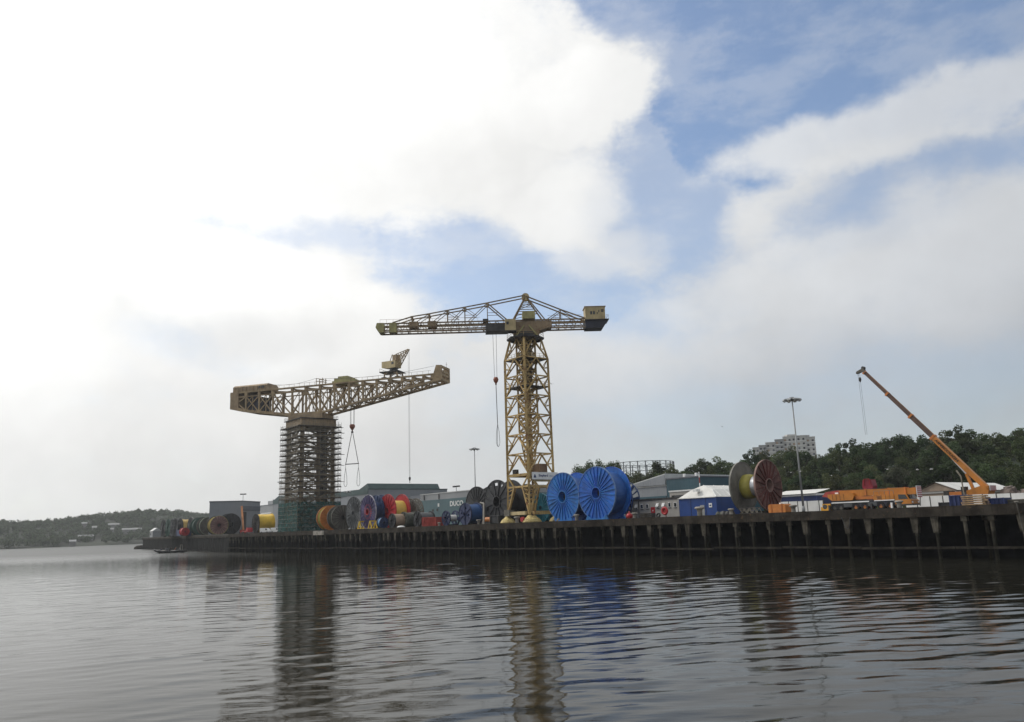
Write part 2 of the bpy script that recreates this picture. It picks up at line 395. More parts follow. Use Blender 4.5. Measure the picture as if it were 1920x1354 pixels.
# ------------------------------------------------------------------ river
def water_material():
    m = bpy.data.materials.new('river_water'); m.use_nodes = True; n = NT(m.node_tree); b = n.n['Principled BSDF']
    b.inputs['Base Color'].default_value = (.016, .0155, .0115, 1); b.inputs['Roughness'].default_value = .02
    b.inputs['IOR'].default_value = 1.333; b.inputs['Specular IOR Level'].default_value = .17
    pos = n.node('ShaderNodeNewGeometry').outputs['Position']
    sp = n.node('ShaderNodeSeparateXYZ'); n.l.new(pos, sp.inputs[0])      # wind-ruffled outer reach
    n.l.new(n.math('MULTIPLY_ADD', n.sstep(sp.outputs[1], 170, 420), .30, .02), b.inputs['Roughness'])
    st = n.node('ShaderNodeMapping'); st.inputs['Rotation'].default_value = (0, 0, math.radians(14)); st.inputs['Scale'].default_value = (.3, 1.2, 1.0)
    n.l.new(pos, st.inputs[0])
    a = n.noise(st.outputs[0], 1.3, 5, .55).outputs['Fac']
    c = n.noise(pos, .02, 3, .5).outputs['Fac']
    h = n.math('MULTIPLY', a, n.math('MULTIPLY_ADD', c, .9, .25))
    bp = n.node('ShaderNodeBump'); bp.inputs['Strength'].default_value = 1.0; bp.inputs['Distance'].default_value = .022
    n.l.new(h, bp.inputs['Height']); n.l.new(bp.outputs[0], b.inputs['Normal'])
    return m
def build_river():
    th = np.concatenate([np.radians(np.linspace(-180, -46, 24, endpoint=False)), np.radians(np.linspace(-46, 40, 640, endpoint=False)), np.radians(np.linspace(40, 180, 25))])
    r = np.concatenate([[.5, 6, 14, 20], 24*np.exp(np.linspace(0, math.log(220/24), 760)), [260, 330, 430, 600, 850, 1200, 1560]])
    R, T = np.meshgrid(r, th, indexing='ij'); X = R*np.sin(T); Y = R*np.cos(T)
    Z = np.zeros_like(X); rs = np.random.RandomState(3)
    env = .55+.45*fbm(X*.03, Y*.03, 5)
    side = .6+.4*sstep(np.degrees(T), -26, -8)
    for k in range(26):
        lam = 1.4*2.9**(rs.rand()); ang = math.radians(rs.normal(14, 17)); kk = 2*math.pi/lam
        slope = .0185*(lam/2.6)**.2
        ph = rs.rand()*6.283
        drift = 1.4*fbm(X*.018+k, Y*.018-k, 20+k)
        Z += slope/kk*np.sin((X*math.sin(-ang)+Y*math.cos(ang))*kk+ph+drift)*(.6+.4*np.sin(X*.02*rs.rand()+Y*.03*rs.rand()+ph))
    for k in range(22):          # short chop
        lam = .55*2.6**(rs.rand()); ang = math.radians(rs.normal(12, 24)); kk = 2*math.pi/lam; ph = rs.rand()*6.283
        Z += .0095/kk*np.sin((X*math.sin(-ang)+Y*math.cos(ang))*kk+ph+2.2*fbm(X*.06+k, Y*.06, 90+k))*np.clip(.5+.9*fbm(X*.05-k, Y*.05, 140+k), 0, 1.4)*(1-sstep(R, 40, 80))
    for k in range(8):           # longer, rounder undulation left by the boats
        lam = 5+6*rs.rand(); ang = math.radians(rs.normal(25, 25)); kk = 2*math.pi/lam; ph = rs.rand()*6.283
        Z += .006/kk*np.sin((X*math.sin(-ang)+Y*math.cos(ang))*kk+ph+1.5*fbm(X*.02, Y*.02, 60+k))
    fade = sstep(R, 20, 26)*(1-sstep(R, 150, 220))
    Z = Z*env*side*(.72+.28*sstep(R, 34, 66))
    Z = (Z+1.6*np.maximum(Z, 0)**2/.09*.5)*fade      # crests a little sharper than troughs
    me = grid_mesh('river', np.stack([X, Y, Z], -1), water_material())
    return struct(link('river', me))
build_river()

# ------------------------------------------------------------------ ground
S_BEND = S(428, 0)
PB = Q(S_BEND, 0); PE = onwater(266, 1029.5)[:2]
def build_ground():
    # the hillside behind the yard, as one sheet in quay coordinates
    s = np.linspace(-700, 160, 130); d = np.concatenate([np.linspace(64, 240, 60), np.linspace(250, 1000, 30)])
    Sg, Dg = np.meshgrid(s, d, indexing='ij')
    near = sstep(Sg, -345, -255)
    z = 6.5+near*16*sstep(Dg, 80, 168)+24*sstep(Dg, 200, 400)*sstep(Sg, -420, -372)*(1-sstep(Dg, 520, 900)*.6)
    z += .8*fbm(Sg*.05, Dg*.05, 9)*sstep(Dg, 75, 110)*near - sstep(Sg, -520, -640)*9.0
    P = QN[None, None, :]*(QD+Dg)[..., None]+QT[None, None, :]*Sg[..., None]
    struct(link('hillside', grid_mesh('hillside', np.concatenate([P, z[..., None]], -1), soil_m)))
    # the far bank across the bend of the river
    a = np.radians(np.linspace(-62, 12, 150)); q = np.linspace(0, 1, 46)
    A, Qq = np.meshgrid(a, q, indexing='ij')
    base = np.interp(np.degrees(A), [-62, -40, -32.4, -25, -10, 12], [760, 860, 1085, 1130, 1270, 1340])
    R = base+Qq*430
    top = np.interp(np.degrees(A), [-62, -34, -31, -28.5, -25, -23, -20, -10, 0, 12], [26, 31, 29, 35, 44, 43, 31, 26, 16, 6])
    z = -1.5+2.5*sstep(Qq, 0, .02)+3*sstep(Qq, .02, .07)+(top-4)*sstep(Qq, .06, .75)+1.2*fbm(A*40, Qq*14, 4)*sstep(Qq, .05, .2)
    struct(link('far_bank', grid_mesh('far_bank', np.stack([R*np.sin(A), R*np.cos(A), z], -1), far_green)))
    return base, top
build_ground()
def far_z(adeg, q):
    top = np.interp(adeg, [-62, -34, -31, -28.5, -25, -23, -20, -10, 0, 12], [26, 31, 29, 35, 44, 43, 31, 26, 16, 6])
    return 1+3*sstep(q, .02, .07)+(top-4)*sstep(q, .06, .75)
def far_r(adeg, q): return np.interp(adeg, [-62, -40, -32.4, -25, -10, 12], [760, 860, 1085, 1130, 1270, 1340])+q*430

# ------------------------------------------------------------------ the quay
def build_quay():
    p = lambda s, d: tuple(Q(s, d))
    inl = QN*0.35+np.array([.94, .35])*.65; inl = inl/np.linalg.norm(inl)
    poly = [tuple(PE), tuple(PB), p(60, 0), p(60, 95), p(-420, 95), tuple(PE+inl*150)]
    b = MB(); b.prism(poly, 'z', DECK-1.25, DECK); deck = struct(b.build('quay_deck', conc))
    # low kerb along the edge
    k = MB(); k.prism([p(S_BEND, .05), p(60, .05), p(60, .4), p(S_BEND, .4)], 'z', DECK-.02, DECK+.16); k.build('kerb', conc, deck)
    # concrete wall of the far, solid stretch
    dirv = (PE-PB)/np.linalg.norm(PE-PB); nn = np.array([-dirv[1], dirv[0]]); nn = nn if nn@QN > 0 else -nn
    k = MB(); k.prism([tuple(PE-nn*.02), tuple(PB-nn*.02), tuple(PB+nn*.5), tuple(PE+nn*.5)], 'z', DECK-.35, DECK+.2); k.build('kerb', conc_edge, deck)
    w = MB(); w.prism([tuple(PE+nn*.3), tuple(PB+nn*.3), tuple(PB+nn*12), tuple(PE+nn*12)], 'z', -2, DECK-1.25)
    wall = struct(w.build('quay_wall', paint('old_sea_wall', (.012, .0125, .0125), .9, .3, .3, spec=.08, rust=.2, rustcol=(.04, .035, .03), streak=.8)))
    L = np.linalg.norm(PE-PB)
    mb = MB(); mb.box(-.22, .22, -.45, .1, -1.5, DECK-1.26); me = mb.mesh('buttress', paint('wet_wall_rib', (.03, .029, .026), .9, .3, .4, spec=.08, streak=.8))
    for i in range(int(L/4.2)):
        c = PB+dirv*(2+i*4.2)+nn*.3
        link('buttress', me, wall, (c[0], c[1], 0), math.atan2(dirv[1], dirv[0]))
    # low rounded toe at the far end
    t = MB(); t.lathe([(0, 2.4), (2.5, 2.2), (4, 1.3), (4.5, -1)], (PE[0]-2, PE[1]+3, 0), 'z', 20); struct(t.build('wall_toe', timber_dark, None, True))
    # back of the void under the deck
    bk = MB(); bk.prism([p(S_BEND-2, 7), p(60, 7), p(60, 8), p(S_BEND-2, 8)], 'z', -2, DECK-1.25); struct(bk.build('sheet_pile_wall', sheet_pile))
    # piles with tapering heads
    def pile(variant):
        m = MB()
        if variant == 0:
            m.prism([(-.55, 0), (.55, 0), (.33, -2.2), (-.33, -2.2)], 'y', -.38, .45)
            m.frustum((0, .05, -2.1), (0, .05, -8), .26, .24, 8)
        elif variant == 1:
            m.prism([(-.42, 0), (.42, 0), (.24, -1.3), (-.24, -1.3)], 'y', -.3, .4)
            m.frustum((0, .05, -1.2), (0, .05, -8), .2, .2, 8)
        else:
            m.frustum((0, .05, 0), (0, .05, -8), .27, .27, 8)
            m.box(-.4, .4, -.28, .4, -.7, -.001)
        return m.mesh('pile', pile_m)
    pm = [pile(i) for i in range(3)]; rnd = random.Random(4)
    n = int((40-S_BEND)/3.36)
    for i in range(n):
        s = S_BEND+1+i*3.36+rnd.uniform(-.5, .5); q = Q(s, .55)
        if rnd.random() < .05: continue
        v = rnd.choice([0, 0, 1, 2]) if s > -250 else rnd.choice([1, 1, 2])
        o = link('pile', pm[v], deck, (q[0], q[1], DECK-1.253), QROT)
    # second row in the shadow
    for i in range(0, n, 2):
        s = S_BEND+2.5+i*3.36; q = Q(s, 3.6); link('pile', pm[2], deck, (q[0], q[1], DECK-1.253), QROT)
    # walings, one timber per four bays
    i = 0; s = S_BEND
    while s < 55:
        e = s+13.3; z = 1.5+rnd.uniform(-.12, .12)
        bar('waling_beam', (*Q(s, .05), z), (*Q(e, .05), z+rnd.uniform(-.1, .1)), .22, .32, timber_dark, deck); s = e+.12
    # slim pale pole leaning on the face at the right
    sx = S(1908, -.1); lad = tag(link('fender_pole', None, None, (*Q(sx, -.2), 0), QROT), 'slim pale pole leaning on the quay face at the right edge', 'pole')
    bar('shaft', (.55, -.25, 1.5), (0, 0, DECK+.35), .11, .11, conc_edge, lad); b_ = MB(); b_.box(-.25, .25, -.1, .1, DECK+.3, DECK+.45); b_.build('cap', conc_pale, lad)
    # a pale fender block fixed to the edge beam, with its two timbers
    s0, s1 = S(587, -.2), S(607, -.2)
    f = MB(); f.prism([p(s0, -.25), p(s1, -.25), p(s1, -.01), p(s0, -.01)], 'z', Zq(597, 1003.5, -.2), Zq(597, 995.5, -.2)); f.build('fender_plate', conc_pale, deck)
    for x in (590.5, 600):
        q = Q(S(x, -.1), -.14); bar('fender_pile', (q[0], q[1], -1), (q[0], q[1], DECK-1.9), .42, .2, pile_m, deck)
    # hanging hose loop near the mobile crane, ladder at the right end
    pts = []
    for k in range(13):
        u = k/12; x = 1577+u*16; pts.append((*Q(S(x, -.1), -.1), DECK-.9-1.9*(1-(2*u-1)**2)*(.6+.6*u)))
    hz = MB(); hz.tube(pts, .05, 5); tag(hz.build('mooring_hose', rope_m), 'black hose hanging in a loop below the quay edge under the orange crane', 'hose')
    return deck
quay = build_quay()

# ------------------------------------------------------------------ trees
def leaf_quads(rs, C, size):
    """one small leaf-clump quad, folded and randomly turned, at every point of C"""
    N = len(C); a = rs.normal(size=(N, 3)); a /= np.linalg.norm(a, axis=1)[:, None]
    b = rs.normal(size=(N, 3)); b -= a*(a*b).sum(1)[:, None]; b /= np.linalg.norm(b, axis=1)[:, None]
    s = (size*(.6+.8*rs.rand(N)))[:, None]
    c = np.cross(a, b)
    V = np.stack([C-a*s, C+b*s*.62+c*s*.2, C+a*s, C-b*s*.62+c*s*.2], 1).reshape(-1, 3)
    return V
def quads_mesh(name, V, mat):
    N = len(V)//4; me = bpy.data.meshes.new(name); me.vertices.add(len(V)); me.vertices.foreach_set('co', V.reshape(-1).astype(np.float32))
    me.loops.add(N*4); me.loops.foreach_set('vertex_index', np.arange(N*4, dtype=np.int32))
    me.polygons.add(N); me.polygons.foreach_set('loop_start', np.arange(0, N*4, 4, dtype=np.int32)); me.update(calc_edges=True)
    me.materials.append(mat); return me
def crown_points(rs, h0, h1, w, lobes, per, spiky=0):
    pts = []
    for i in range(lobes):
        t = rs.rand(); z = h0+(h1-h0)*(.12+.74*t)
        rad = w*(math.sin(math.pi*(.12+.74*t))**.7)
        an = rs.rand()*6.283; rr = rad*(.25+.62*math.sqrt(rs.rand()))
        lr = w*(.26+.22*rs.rand())
        if spiky: rr *= .55; lr *= .7
        if i % 5 == 0 and t < .7: rr *= 1.3; lr *= .7
        if t > .75: rr *= .8; lr = max(lr, w*.36)
        c = np.array([rr*math.cos(an), rr*math.sin(an), z])
        v = rs.normal(size=(per, 3)); v /= np.linalg.norm(v, axis=1)[:, None]
        v *= (lr*(.55+.5*rs.rand(per)))[:, None]; v[:, 2] *= (.75 if not spiky else 1.9); v[:, 2] += .1*lr
        pts.append(c+v)
    return np.concatenate(pts)
def make_tree(i, h, w, mat, lobes=13, per=70, spiky=0, leaf=.31):
    rs = np.random.RandomState(100+i)
    t = link('broadleaf_tree', None)
    m = MB(); m.frustum((0, 0, -1.0), (0, 0, h*.45), .22, .13, 7)
    for k in range(5):
        an = k*1.3+i; m.frustum((0, 0, h*(.28+.05*k)), (w*.6*math.cos(an), w*.6*math.sin(an), h*(.55+.07*k)), .09, .03, 5)
    m.build('trunk', bark_m, t)
    per = int(per*1.8); V = leaf_quads(rs, crown_points(rs, h*.1, h, w, lobes, per, spiky), leaf*np.ones(lobes*per))
    link('crown', quads_mesh('crown', V, mat), t)
    return t
KINDS = [(10.5, 4.4, leafs[0], 15, 80, 0), (9.0, 4.0, leafs[1], 14, 80, 0), (11.5, 4.0, leafs[2], 16, 80, 0), (8.2, 4.4, leafs[3], 14, 80, 0), (11.8, 3.7, leafs[0], 18, 80, 0), (13.5, 3.9, leafs[1], 26, 62, 1)]
KLAB = ['dark green round-headed tree in the wood on the hillside behind the quay', 'mid green bushy tree in the wood on the hillside behind the quay',
        'tall olive green tree in the wood on the hillside behind the quay', 'pale grey green tree on the hillside behind the orange cranes',
        'narrow dark tree standing high on the hillside wood', 'tall spiky poplar in the clump right of the yellow tower crane']
PROTO = [make_tree(i, *k) for i, k in enumerate(KINDS)]; USED = [False]*len(KINDS)
def hill_z(s, d):
    z = 6.5+float(sstep(s, -345, -255))*16*float(sstep(d, 80, 168))
    return z+24*float(sstep(d, 200, 400))*float(sstep(s, -420, -372))*(1-.6*float(sstep(d, 520, 900)))
def plant(k, s, d, z, sc, rz):
    o = PROTO[k] if not USED[k] else copy_tree(PROTO[k]); USED[k] = True
    p = Q(s, d); o.location = (p[0], p[1], z); o.rotation_euler = (0, 0, rz); o.scale = (sc, sc, sc*random.uniform(.9, 1.12))
    if k == 5: tag(o, KLAB[5], 'tree', 'poplars in the clump by the tower crane'); return
    ux = p[0]/p[1]*1524+960
    ZN = [(1130, 'behind the giant blue reels'), (1180, 'left of the gasholder frame'), (1265, 'below the gasholder frame'), (1320, 'behind the blue green warehouse'), (1370, 'behind the white fabric roof'), (1415, 'behind the maroon reel back disc'), (1470, 'behind the maroon reel'), (1505, 'just left of the lamp mast'), (1540, 'just right of the lamp mast'), (1590, 'above the lowered boom tail'), (1640, 'left of the red hopper'), (1690, 'right of the red hopper'), (1740, 'above the striped boom end'), (1790, 'left of the raised boom'), (1850, 'behind the raised boom foot'), (1895, 'right of the raised boom'), (9999, 'at the right edge')]
    zone = next(t for x, t in ZN if ux < x); row = 'at the hill foot' if d < 108 else 'low on the slope' if d < 128 else 'high on the slope' if d < 150 else 'on the skyline'
    tag(o, ['dark green tree', 'mid green bushy tree', 'olive green tree', 'pale grey green tree', 'narrow dark tree'][k]+' '+row+' '+zone, 'tree', 'trees on the wooded hillside')
def build_trees():
    rnd = random.Random(11); cnt = 0
    for d in (88, 96, 105, 114, 124, 134, 145, 156, 168):
        s = -292+rnd.uniform(0, 4)
        while s < -62:
            ss = s+rnd.uniform(-2.5, 2.5); dd = d+rnd.uniform(-3, 3)
            u = (QT*ss+QN*(QD+dd)); ux = u[0]/u[1]*1524+960
            if 1075 < ux < 1975 and cnt < 280:
                k = rnd.choices([0, 1, 2, 3, 4], [4, 4, 3.4, 1.0, 1.6])[0]
                if d < 118 and 1660 < ux < 1790 and rnd.random() < .6: k = 3
                sc = rnd.uniform(.72, 1.08)
                if d > 150: sc *= np.interp(ux, [1080, 1200, 1270, 1330, 1420, 1560, 1700, 1920], [.8, .72, .62, .85, .95, 1.05, 1.0, 1.02])*rnd.uniform(.8, 1.08)
                plant(k, ss, dd, hill_z(ss, dd)-.4, sc, rnd.uniform(0, 6.28)); cnt += 1
            s += (8.2 if d < 140 else 5.4)*rnd.uniform(.8, 1.2)
    for x in (1080, 1090, 1099, 1108, 1117, 1127, 1136, 1146, 1156, 1164, 1092, 1112, 1131, 1150):
        d = 150+rnd.uniform(-12, 12); s = S(x+rnd.uniform(-3, 3), d); zt = Zq(x, np.interp(x, [1078, 1090, 1120, 1165], [884, 873, 867, 867])+rnd.uniform(-1, 3), d)
        z0 = hill_z(s, d)-.5; plant(5, s, d, z0, (zt-z0)/13.6, rnd.uniform(0, 6.28))
    # scrub along the foot of the slope: nobody could count it
    rs = np.random.RandomState(5); C = []
    for i in range(420):
        s = rs.uniform(-290, -45); d = rs.uniform(76, 90) if i % 3 else rs.uniform(84, 165)
        p = Q(s, d); r = rs.uniform(1.2, 2.6); v = rs.normal(size=(46, 3)); v /= np.linalg.norm(v, axis=1)[:, None]
        v *= r*(.6+.5*rs.rand(46))[:, None]; v[:, 2] = np.abs(v[:, 2])*.8
        C.append(np.array([p[0], p[1], hill_z(s, d)+.2])+v)
    C = np.concatenate(C)
    stuff(link('scrub', quads_mesh('scrub', leaf_quads(rs, C, .38*np.ones(len(C))), leaf_bush)))
    # the wood on the far bank reads as one mass
    rs = np.random.RandomState(8); C = []; SZ = []
    for i in range(1900):
        a = rs.uniform(-40, -3); q = rs.uniform(.004, 1)**.85
        R = far_r(a, q); z = far_z(a, q); h = rs.uniform(6, 12); w = rs.uniform(4, 7)
        for l in range(4):
            c = np.array([R*math.sin(math.radians(a))+rs.uniform(-.6, .6)*w, R*math.cos(math.radians(a))+rs.uniform(-.6, .6)*w, z+h*rs.uniform(.3, .75)])
            v = rs.normal(size=(26, 3)); v /= np.linalg.norm(v, axis=1)[:, None]; v *= w*.55*(.6+.5*rs.rand(26))[:, None]
            C.append(c+v); SZ.append(np.full(26, 1.15))
    C = np.concatenate(C); SZ = np.concatenate(SZ)
    stuff(link('far_wood', quads_mesh('far_wood', leaf_quads(rs, C, SZ), leaf_far)))
build_trees()

# ------------------------------------------------------------------ hammerhead crane
HS, HD, HL = -279.17, 11.2, 12.4
HC = Q(HS, HD); HT = math.radians(-17.6)
def build_hammerhead():
    t = qthing('hammerhead_crane', 'huge buff hammerhead crane with a rising lattice jib on a scaffolded square tower', 'crane', HS, HD)
    G = DECK
    zz = lambda z: z-G
    m = steel_brown
    h = HL/2; cs = [(-h, -h), (h, -h), (h, h), (-h, h)]
    for x, y in cs: bar('tower_leg', (x, y, 0), (x*.97, y*.97, zz(45)), 1.15, 1.15, m, t)
    nl = 6; H0, H1 = 3.0, zz(44.5)
    for f in range(4):
        a = Vector((*cs[f], 0)); b = Vector((*cs[(f+1) % 4], 0)); nv = Vector((-(b-a).y, (b-a).x, 0)).normalized()
        for i in range(nl):
            z0 = H0+(H1-H0)*i/nl; z1 = H0+(H1-H0)*(i+1)/nl; zm = (z0+z1)/2; mid = (a+b)/2
            A0, B0, A1, B1 = a+Vector((0, 0, z0)), b+Vector((0, 0, z0)), a+Vector((0, 0, z1)), b+Vector((0, 0, z1)); Mx = mid+Vector((0, 0, zm))
            bar('horizontal_strut', A0, B0, .5, .6, m, t); bar('horizontal_strut', a+Vector((0, 0, zm)), b+Vector((0, 0, zm)), .3, .35, m, t)
            bar('diagonal_brace', A0, Mx, .4, .5, m, t); bar('diagonal_brace', B0, Mx, .4, .5, m, t)
            bar('diagonal_brace', A1, Mx+nv*.03, .4, .5, m, t); bar('diagonal_brace', B1, Mx+nv*.03, .4, .5, m, t)
    # a dark lift and stair shaft up the middle
    c = MB(); c.box(2.6, 4.6, 2.6, 4.6, 0, zz(44)); c.build('stair_shaft', paint('shaft_sheeting', (.05, .048, .045), .8, .25, .4), t)
    # plated collar under the jib
    c = MB(); c.box(-h-.7, h+.7, -h-.7, h+.7, zz(44.4), zz(47.6)); c.build('collar_girder', steel_plate, t)
    c = MB(); c.box(-h-1.3, h+1.3, -h-1.3, h+1.3, zz(47.6), zz(47.85)); w = c.build('walkway', dark_steel, t)
    r = MB()
    for sx in (-1, 1):
        for sy in (-1, 1):
            for k in range(3):
                x = sx*(h+1.2-k*1.4); y = sy*(h+1.2)
                r.box(x-.03, x+.03, y-.03, y+.03, zz(47.85), zz(48.95)); r.box(sx*(h+1.2)-.03, sx*(h+1.2)+.03, sy*(h+1.2-k*1.4)-.03, sy*(h+1.2-k*1.4)+.03, zz(47.85), zz(48.95))
            for zr in (48.4, 48.92):
                r.box(min(sx*(h+1.2), sx*(h-1.7)), max(sx*(h+1.2), sx*(h-1.7)), sy*(h+1.2)-.03, sy*(h+1.2)+.03, zz(zr)-.03, zz(zr)+.03)
                r.box(sx*(h+1.2)-.03, sx*(h+1.2)+.03, min(sy*(h+1.2), sy*(h-1.7)), max(sy*(h+1.2), sy*(h-1.7)), zz(zr)-.03, zz(zr)+.03)
    stuff(r.build('handrail', scaf_steel, t))
    # ---- jib, turned to point right and slightly towards the river
    J = link('jib', None, t); J.rotation_euler = (0, 0, HT-QROT)
    W = 3.6
    top = zz(60.3)
    botpts = [(-33, 54.6), (-26, 53.0), (-17, 51.6), (-6, 50.0), (7, 50.0), (54.8, 58.3)]
    def bot(x): return zz(float(np.interp(x, [p[0] for p in botpts], [p[1] for p in botpts])))
    nodes = [-33, -26.4, -20.5, -14.4, -6, 0, 6, 12, 18, 23.8, 29.4, 34.8, 39.6, 44, 48, 51.4]
    for sy in (-1, 1):
        y = sy*W
        def P(x, z, yy=y): return (x, yy, z)
        tp, tq = P(-33, top), P(54.2, top)
        bar('top_chord', tp, tq, .9, .55, m, J); bar('top_chord', P(-31, top-1.75), P(54.2, top-1.55), .6, .35, m, J)
        for i, x in enumerate(nodes): bar('chord_batten', P(x, top-1.6), P(x, top), 1.3 if i % 2 else 1.0, .7, m, J, up=(0, 1, 0))
        for a_, b_ in zip(botpts[:-1], botpts[1:]):
            if a_[0] == 7: bar('bottom_chord', P(a_[0], zz(a_[1])), P(b_[0], zz(b_[1])), .9, .75, m, J)
            else: bar('bottom_chord', P(a_[0], zz(a_[1])), P(b_[0]+.2, zz(b_[1])), .9, 1.0, m, J)
        for i, (xa, xb) in enumerate(zip(nodes[:-1], nodes[1:])):
            tz = top-1.7; L = tz-bot(xb)
            if L > .9 and xb not in (51.4,): bar('post', P(xb, bot(xb)), P(xb, tz), .62 if L > 4 else .4, .5, m, J, up=(0, 1, 0))
            if L < 1.0: continue
            main = .6 if abs(xa) <= 13 else .42
            if abs(xa+3) < 12 or xa > 18:
                up_ = (i % 2 == 0) if xa < 8 else True
                bar('diagonal_brace', P(xa, bot(xa)) if up_ else P(xa, tz), P(xb, tz) if up_ else P(xb, bot(xb)), main, .5, m, J, up=(0, 1, 0))
                if xa >= 6: bar('diagonal_brace', P(xa, tz, y+.06), P(xb, bot(xb), y+.06), .3, .25, m, J, up=(0, 1, 0))
            else:
                bar('diagonal_brace', P(xa, bot(xa)), P(xb, tz), main, .4, m, J, up=(0, 1, 0)); bar('diagonal_brace', P(xa, tz, y+.06), P(xb, bot(xb), y+.06), main, .35, m, J, up=(0, 1, 0))
            if xa < 45:
                xm = (xa+xb)/2; bar('sub_post', P(xm, bot(xm)), P(xm, tz), .24, .24, m, J, up=(0, 1, 0))
                bar('sub_brace', P(xa+.2, (bot(xa)+tz)/2), P(xm, tz), .2, .2, m, J, up=(0, 1, 0))
    # cross frames and lateral bracing between the two trusses
    for i, (xa, xb) in enumerate(zip(nodes[:-1], nodes[1:])):
        bar('cross_beam', (xb, -W, top-.4), (xb, W, top-.4), .4, .5, m, J); bar('cross_beam', (xb, -W, bot(xb)), (xb, W, bot(xb)), .5, .5, m, J)
        bar('lateral_brace', (xa, -W, top-.6), (xb, W, top-.6), .25, .25, m, J)
        bar('lateral_brace', (xa, W, bot(xa)), (xb, -W, bot(xb)), .3, .3, m, J); bar('lateral_brace', (xa, -W, bot(xa)+.31), (xb, W, bot(xb)+.31), .3, .3, m, J)
        if i % 2 == 0 and top-bot(xb) > 5:
            bar('sway_brace', (xb, -W, bot(xb)), (xb, W, top-1), .3, .3, m, J); bar('sway_brace', (xb+.31, W, bot(xb)), (xb+.31, -W, top-1), .3, .3, m, J)
    # gusset plates on the slewing base
    b = MB(); b.box(-7.2, 7.2, -W-.6, W+.6, zz(47.9), zz(49.5)); b.build('slewing_platform', steel_plate, J)
    b = MB(); b.prism([(-33.3, top+.3), (-33.3, bot(-33)-.5), (-29.6, bot(-30)-.45), (-29.6, top+.3)], 'y', -W-.5, W+.5); b.build('counterweight_box', steel_plate, J)
    b = MB(); b.box(-26.5, -20.8, -W+.3, W-.3, bot(-22)+.4, top-1.9); b.build('counterweight_block', ballast_dark, J)
    # ribbed machinery house on the tail
    b = MB(); b.prism([(-W-.2, top+.3), (W+.2, top+.3), (W+.2, top+2.2), (W-.8, top+2.9), (-W+.8, top+2.9), (-W-.2, top+2.2)], 'x', -32.4, -17.2)
    mh = b.build('machinery_house', steel_plate, J)
    for k in range(9): x = -31.6+k*1.7; bar('roof_rib', (x, -W-.32, top+.35), (x, -W-.32, top+2.2), .25, .2, steel_brown, mh)
    b = MB(); b.box(-20.9, -18.3, -W-.3, -W-.21, top+1.1, top+1.9); b.build('window', glass_m, mh)
    # main hoist trolley
    b = MB(); b.box(11.6, 18.2, -W+.2, W-.2, top+.3, top+2.0); b.box(13, 17, -W+.6, W-.6, top+2.0, top+2.7); b.box(10.6, 11.6, -W+.5, W-.5, top+.3, top+1.1); b.build('hoist_trolley', green_tan, J)
    # open frame on the top walkway
    for yy in (-W, -W+2.2):
        for x in (4.2, 6.9): bar('frame_post', (x, yy, top+.3), (x, yy, top+2.7), .2, .2, m, J)
        bar('frame_rail', (4.2, yy, top+2.65), (7.4, yy, top+2.0), .2, .2, m, J); bar('frame_rail', (4.2, yy, top+1.6), (7.4, yy, top+1.3), .2, .2, m, J)
    # end portal
    for sy in (-1, 1):
        b = MB(); y = sy*W
        b.prism([(51.6, bot(52)-.3), (55.0, bot(54.8)-.2), (55.0, top+3.0), (52.9, top+3.2), (51.9, top+.3)], 'y', y-.35, y+.35); b.build('end_plate', m, J)
    for z in (top+2.6, top+.9, top-.3, bot(54.7)): bar('end_beam', (54.6, -W, z), (54.6, W, z), .7, .8, m, J)
    bar('end_post', (54.6, 0, bot(54.6)), (54.6, 0, top+.9), .5, .5, m, J)
    bar('antenna', (53.8, W, top+3), (53.8, W, top+5.4), .09, .09, scaf_steel, J); bar('antenna', (53.5, W, top+4.6), (54.1, W, top+4.6), .08, .08, scaf_steel, J)
    # handrail and slack cable along the top
    r = MB()
    for x in np.arange(-16, 51, 2.2):
        if 10 < x < 19: continue
        r.box(x-.035, x+.035, -W-.45, -W-.38, top+.25, top+1.35)
    r.box(-16, 10.5, -W-.44, -W-.39, top+1.28, top+1.36); r.box(19, 51, -W-.44, -W-.39, top+1.28, top+1.36)
    stuff(r.build('handrail', steel_brown, J))
    c = MB(); pts = [(-17+ (4.2+17)*k/10, -W-.1, top+2.3+.4*k/10-1.2*math.sin(math.pi*k/10)) for k in range(11)]; c.tube(pts, .05, 5)
    pts = [(7+45*k/16, -W+.2, top+2.4+.6*k/16-1.3*math.sin(math.pi*k/16)) for k in range(17)]; c.tube(pts, .05, 5); c.build('trolley_cable', rope_m, J)
    # hoist ropes and hook
    hx = 17.6
    Jm = Matrix.Translation((HC[0], HC[1], G)) @ Matrix.Rotation(HT, 4, 'Z')
    hw = Jm @ Vector((hx, 0, 0))
    zb = Zw(hw, 661, 797); zh = Zw(hw, 661, 806)
    for dx in (-1.0, -.62, .62, 1.0):
        for dy in (-.25,): bar('hoist_rope', (hx+dx, dy, top-.5), (hx+dx*.8, dy, zb-G+.3), .09, .09, rope_m, J)
    b = MB(); b.lathe([(0, .3), (.8, .2), (1.05, -.3), (.95, -.9), (.45, -1.7), (.22, -2.0), (.22, -2.5), (0, -2.5)], (hx, -.25, zb-G), 'z', 14); b.build('hook_block', hook_red, J, True)
    # slings and spreader beam hanging from the hook
    sl = thing('lifting_sling', 'tall triangular sling with a spreader bar and two loops under the hammerhead hook', 'lifting gear', Jm @ Vector((hx, -.25, zb-G-2.4)), HT)
    zs = Zw(hw, 661, 870)-zb+2.4; zl = Zw(hw, 661, 912)-zb+2.4
    b = MB(); b.box(-.35, .35, -.3, .3, -.5, 0); b.build('shackle', dark_steel, sl)
    for sx in (-1, 1): bar('sling_leg', (sx*.2, 0, -.4), (sx*2.6, 0, zs), .17, .17, dark_steel, sl)
